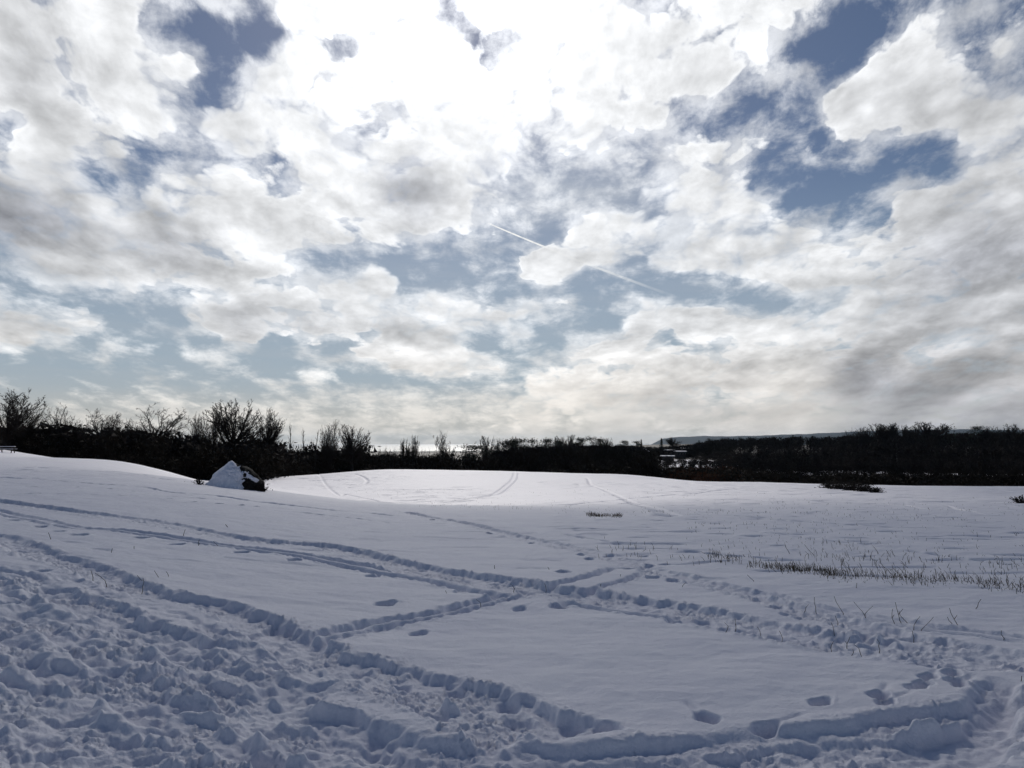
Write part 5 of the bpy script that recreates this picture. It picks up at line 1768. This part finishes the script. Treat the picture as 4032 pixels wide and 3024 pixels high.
def stalk_segments(kind, h, rnd):
    a = rnd.uniform(0, 6.28)
    lean = rnd.uniform(0.05, 0.45)
    d = np.array((math.sin(lean) * math.cos(a), math.sin(lean) * math.sin(a), math.cos(lean)))
    r = 0.0042
    segs = []
    if kind == 'bent':
        p = np.array((0, 0, -0.12))
        n = 9
        for i in range(n):
            t = i / (n - 1)
            q = p + np.array((math.cos(a) * (0.15 + 1.1 * t * t), math.sin(a) * (0.15 + 1.1 * t * t), 1.15 - 1.9 * t)) * h / n * 1.3
            segs.append((p, q, r * (1 - 0.07 * i), r * (1 - 0.07 * (i + 1)), 0))
            p = q
        return segs
    p = np.array((0, 0, -0.12))
    n = 5
    for i in range(n):
        q = p + d * (h + 0.12) / n + np.array((rnd.gauss(0, 0.01), rnd.gauss(0, 0.01), 0))
        segs.append((p, q, r * (1 - 0.09 * i), r * (1 - 0.09 * (i + 1)), 0))
        if kind == 'forked' and i == 2:
            d2 = np.array((-d[0] - math.cos(a) * 0.35, -d[1] - math.sin(a) * 0.35, d[2] * 0.9))
            segs.append((q, q + d2 * h * 0.38, r * 0.7, r * 0.5, 0))
        p = q
    return segs


STALK_GROUPS = {}
STALKS = [
    # photo foot, height in photo pixels, kind, label
    (2840, 2384, 48, 'bent', 'long thin stalk bent over in an arc, alone below the ski track'),
    (3213, 2407, 52, 'straight', 'tall upright stalk beside the ski track, left of the forked ones'),
    (3309, 2416, 60, 'leaning', 'long stalk leaning far to the left across the ski track'),
    (3400, 2424, 48, 'leaning', 'left of two stalks leaning side by side on the ski track'),
    (3412, 2420, 32, 'leaning', 'shorter right one of two stalks leaning side by side'),
    (3526, 2442, 38, 'forked', 'stout forked stalk just above the ski track on the right'),
    (3565, 2446, 62, 'forked', 'tallest forked stalk, right of the stout one'),
    (3580, 2440, 26, 'straight', 'short stalk behind the tallest forked one'),
    (3594, 2463, 32, 'leaning', 'stalk leaning right, at the lower edge of the ski track'),
    (3617, 2467, 40, 'leaning', 'long stalk leaning strongly right at the end of the stalk row'),
    (3787, 2462, 55, 'forked', 'lone forked stalk on smooth snow far right'),
    (3756, 2452, 14, 'straight', 'stub left of the lone forked stalk'),
    (3822, 2388, 36, 'straight', 'upright stalk below the grass belt on the far right'),
    (3350, 2320, 26, 'straight', 'short upright stalk just under the grass belt'),
    (3166, 2302, 38, 'bent', 'drooping stalk left of the denser grass below the belt'),
    (2975, 2285, 22, 'leaning', 'small stalk leaning left, first below the grass belt'),
    (3298, 2443, 16, 'straight', 'short stub standing in the trodden strip left of the stalk row'),
    (3289, 2484, 24, 'straight', 'thin upright stub between the ski track and the deep path'),
    (3168, 2398, 16, 'leaning', 'tiny leaning stub by the upright stalk'),
    (3591, 2494, 12, 'straight', 'tiny stub below the leaning pair of stalks'),
    (3950, 2506, 12, 'straight', 'dark stub on the ski track at the far right'),
    (2887, 2454, 12, 'forked', 'tiny forked twig on the rim of the deep path, left'),
    (2850, 2470, 14, 'leaning', 'small leaning twig on the lower edge of the deep path'),
    (2988, 2492, 14, 'leaning', 'thick short twig in the runner groove beside the deep path'),
    (3075, 2507, 12, 'straight', 'T-shaped short twig at the edge of the runner groove'),
    (3272, 2540, 22, 'straight', 'upright twig in the deep path, right part'),
    (3322, 2522, 22, 'forked', 'spiky forked twig on the rim of the deep path'),
    (3456, 2537, 20, 'leaning', 'leaning twig on the upper rim of the deep path'),
    (3396, 2560, 16, 'leaning', 'small twig leaning over the lower path edge'),
    (3341, 2574, 12, 'straight', 'single stub on smooth snow below the deep path'),
    (3988, 2672, 22, 'forked', 'dark twig in the churned snow at the right edge'),
    (557, 2313, 32, 'straight', 'stalk standing on the rim of the left trench'),
    (577, 2287, 22, 'leaning', 'first small stalk right of the rim stalk'),
    (620, 2276, 24, 'leaning', 'taller small stalk right of the rim stalk'),
    (657, 2268, 12, 'leaning', 'tiny last stalk of the row right of the rim stalk'),
    (430, 2287, 34, 'leaning', 'dark stalk lying back over the left trench'),
    (370, 2268, 20, 'leaning', 'short dark twig left of the one lying over the trench'),
    (534, 2161, 12, 'forked', 'little forked sprig on smooth snow between the two paths'),
    (440, 2176, 14, 'straight', 'pair-forming stub on smooth snow between the paths, left'),
    (196, 2116, 18, 'leaning', 'thin sprig between the two left paths'),
    (785, 2148, 22, 'forked', 'forked twig below the upper left path'),
    (876, 2157, 26, 'leaning', 'twig slanting across the runner groove of the upper left path'),
    (910, 2076, 16, 'straight', 'little upright stalk above the upper left path'),
    (722, 2110, 22, 'straight', 'upright stalk in the upper left path'),
    (2145, 2310, 22, 'leaning', 'dark stalk leaning at the crossing of the paths'),
    (2024, 2312, 18, 'leaning', 'twig on the rim just left of the path crossing'),
    (1957, 2240, 20, 'leaning', 'stalk leaning right on smooth snow above the crossing'),
    (2153, 2246, 12, 'straight', 'short stub on smooth snow above the crossing'),
    (1889, 2377, 16, 'leaning', 'dark twig stuck in the ski grooves left of the crossing'),
    (2349, 2309, 14, 'straight', 'stub in the twin grooves right of the crossing'),
    (1764, 2343, 12, 'forked', 'tiny sprig on smooth snow left of the crossing'),
    (2440, 2275, 14, 'straight', 'stub where the twin grooves meet the far track'),
    (2680, 2310, 20, 'leaning', 'thin leaning stalk right of the twin grooves'),
    (3110, 2180, 34, 'leaning', 'stalk leaning left above the grass belt'),
    (3202, 2185, 40, 'leaning', 'slanting dark stalk above the thick part of the grass belt'),
    (3465, 2182, 30, 'leaning', 'pale stalk leaning left behind the grass belt'),
]
rs = random.Random(12)
for px, py, hp, kind, lab in STALKS:
    x, y = (float(c) for c in at(px, py))
    d = math.hypot(x, y)
    h = max(0.05, hp * d / FPX)
    segs = stalk_segments('straight' if kind == 'leaning' else kind, h, rs)
    V, F = tubes(segs, 5, min(2.2, max(0.9, d / 9)))
    if kind == 'leaning':
        sgn = 1 if ('right' in lab and 'lean' in lab) else -1
        V[:, 0] += sgn * 0.75 * np.maximum(V[:, 2], 0)
    o = link('dead_stalk', mesh_from('dead_stalk', V, F), MAT_STRAW)
    o.location = (x, y, float(land(x, y)))
    put(o, lab, 'stalk', 'dead stalks poking out of the snow')


def blades(places, name, label, rnd, fat=1.0):
    segs = []
    for x, y, h in places:
        z = float(land(x, y))
        a = rnd.uniform(0, 6.28)
        lean = abs(rnd.gauss(0, 0.5))
        d = np.array((math.sin(lean) * math.cos(a) - 0.12, math.sin(lean) * math.sin(a), math.cos(lean)))
        p = np.array((x, y, z - 0.05))
        q = p + d * (0.05 + h * 0.6)
        r = 0.0035 + 0.00011 * math.hypot(x, y)
        segs.append((p, q, r, r * 0.75, 0))
        segs.append((q, q + (d + np.array((rnd.gauss(0, 0.3), rnd.gauss(0, 0.3), -0.1))) * h * 0.45, r * 0.75, r * 0.4, 0))
    V, F = tubes(segs, 3, fat)
    o = link(name, mesh_from(name, V, F), MAT_STRAW)
    o['kind'] = 'stuff'
    o['label'] = label
    return o


rg = random.Random(8)


def scatter(line, spread, count, hpx, ramp=None):
    """stems near a line of photo points; heights in photo pixels"""
    out = []
    for _ in range(count):
        t = rg.random()
        px = line[0][0] + (line[-1][0] - line[0][0]) * t
        py = float(np.interp(px, [p[0] for p in line], [p[1] for p in line])) + rg.gauss(0, spread)
        c = at(px, max(py, 1930))
        d = float(np.hypot(*c))
        clump = perlin(np.array([c[0] * 1.3]), np.array([c[1] * 0.8]))[0]
        if clump < -0.2 and rg.random() < 0.6:
            continue
        out.append((float(c[0]), float(c[1]), hpx * d / FPX * rg.uniform(0.3, 1.25) * (0.8 + 0.6 * max(clump, 0))))
    return out


BELT = [(2790, 2186), (2900, 2205), (3060, 2228), (3200, 2248), (3330, 2268), (3450, 2280), (3600, 2284), (3750, 2300), (3900, 2318), (4080, 2330)]
pl = scatter(BELT, 10, 760, 15) + scatter(BELT[2:6], 9, 300, 16) + scatter([(3250, 2268), (3700, 2292), (4080, 2318)], 13, 520, 32) + scatter([(3150, 2170), (3600, 2215), (4060, 2240)], 26, 300, 22)
blades(pl, 'dry_grass', 'belt of dark dead grass standing through the snow on the right', rg, 0.9)
pl = scatter([(2700, 2110), (3200, 2140), (4060, 2180)], 28, 340, 9) + scatter([(2700, 2040), (3300, 2050), (4060, 2070)], 26, 420, 7) + scatter([(1650, 1985), (2300, 2010), (2900, 2020)], 10, 260, 7) + scatter([(2350, 2150), (2700, 2190), (3000, 2200)], 20, 80, 14)
pl += scatter([(1400, 1940), (2200, 1950), (3000, 1960)], 22, 300, 4) + scatter([(3000, 1990), (3500, 2000), (4060, 2010)], 20, 320, 5)
blades(pl, 'dry_grass', 'sparse dead grass tips scattered over the far snow', rg, 0.8)
pl = scatter([(2310, 2027), (2370, 2031), (2450, 2033)], 2.5, 260, 13)
blades(pl, 'dry_grass', 'small dark patch of dead grass in front of the bright far slope', rg, 1.1)


# ------------------------------------------------------------------ the air over the distance
def build_haze():
    V, F = [], []
    box(V, F, (0, 0, 95.0), (50000.0, 50000.0, 270.0))
    m = bpy.data.materials.new('haze')
    m.use_nodes = True
    N = Nodes(m.node_tree)
    out = N.n.new('ShaderNodeOutputMaterial')
    v = N.n.new('ShaderNodeVolumePrincipled')
    v.inputs['Color'].default_value = (0.52, 0.75, 1.0, 1)
    v.inputs['Density'].default_value = HAZE
    v.inputs['Anisotropy'].default_value = 0.3
    N.t.links.new(v.outputs[0], out.inputs['Volume'])
    o = link('haze', mesh_from('haze', V, F), m)
    o['kind'] = 'stuff'
    o['label'] = 'thin blue haze over the distant hills'


HAZE = 1.6e-5
build_haze()
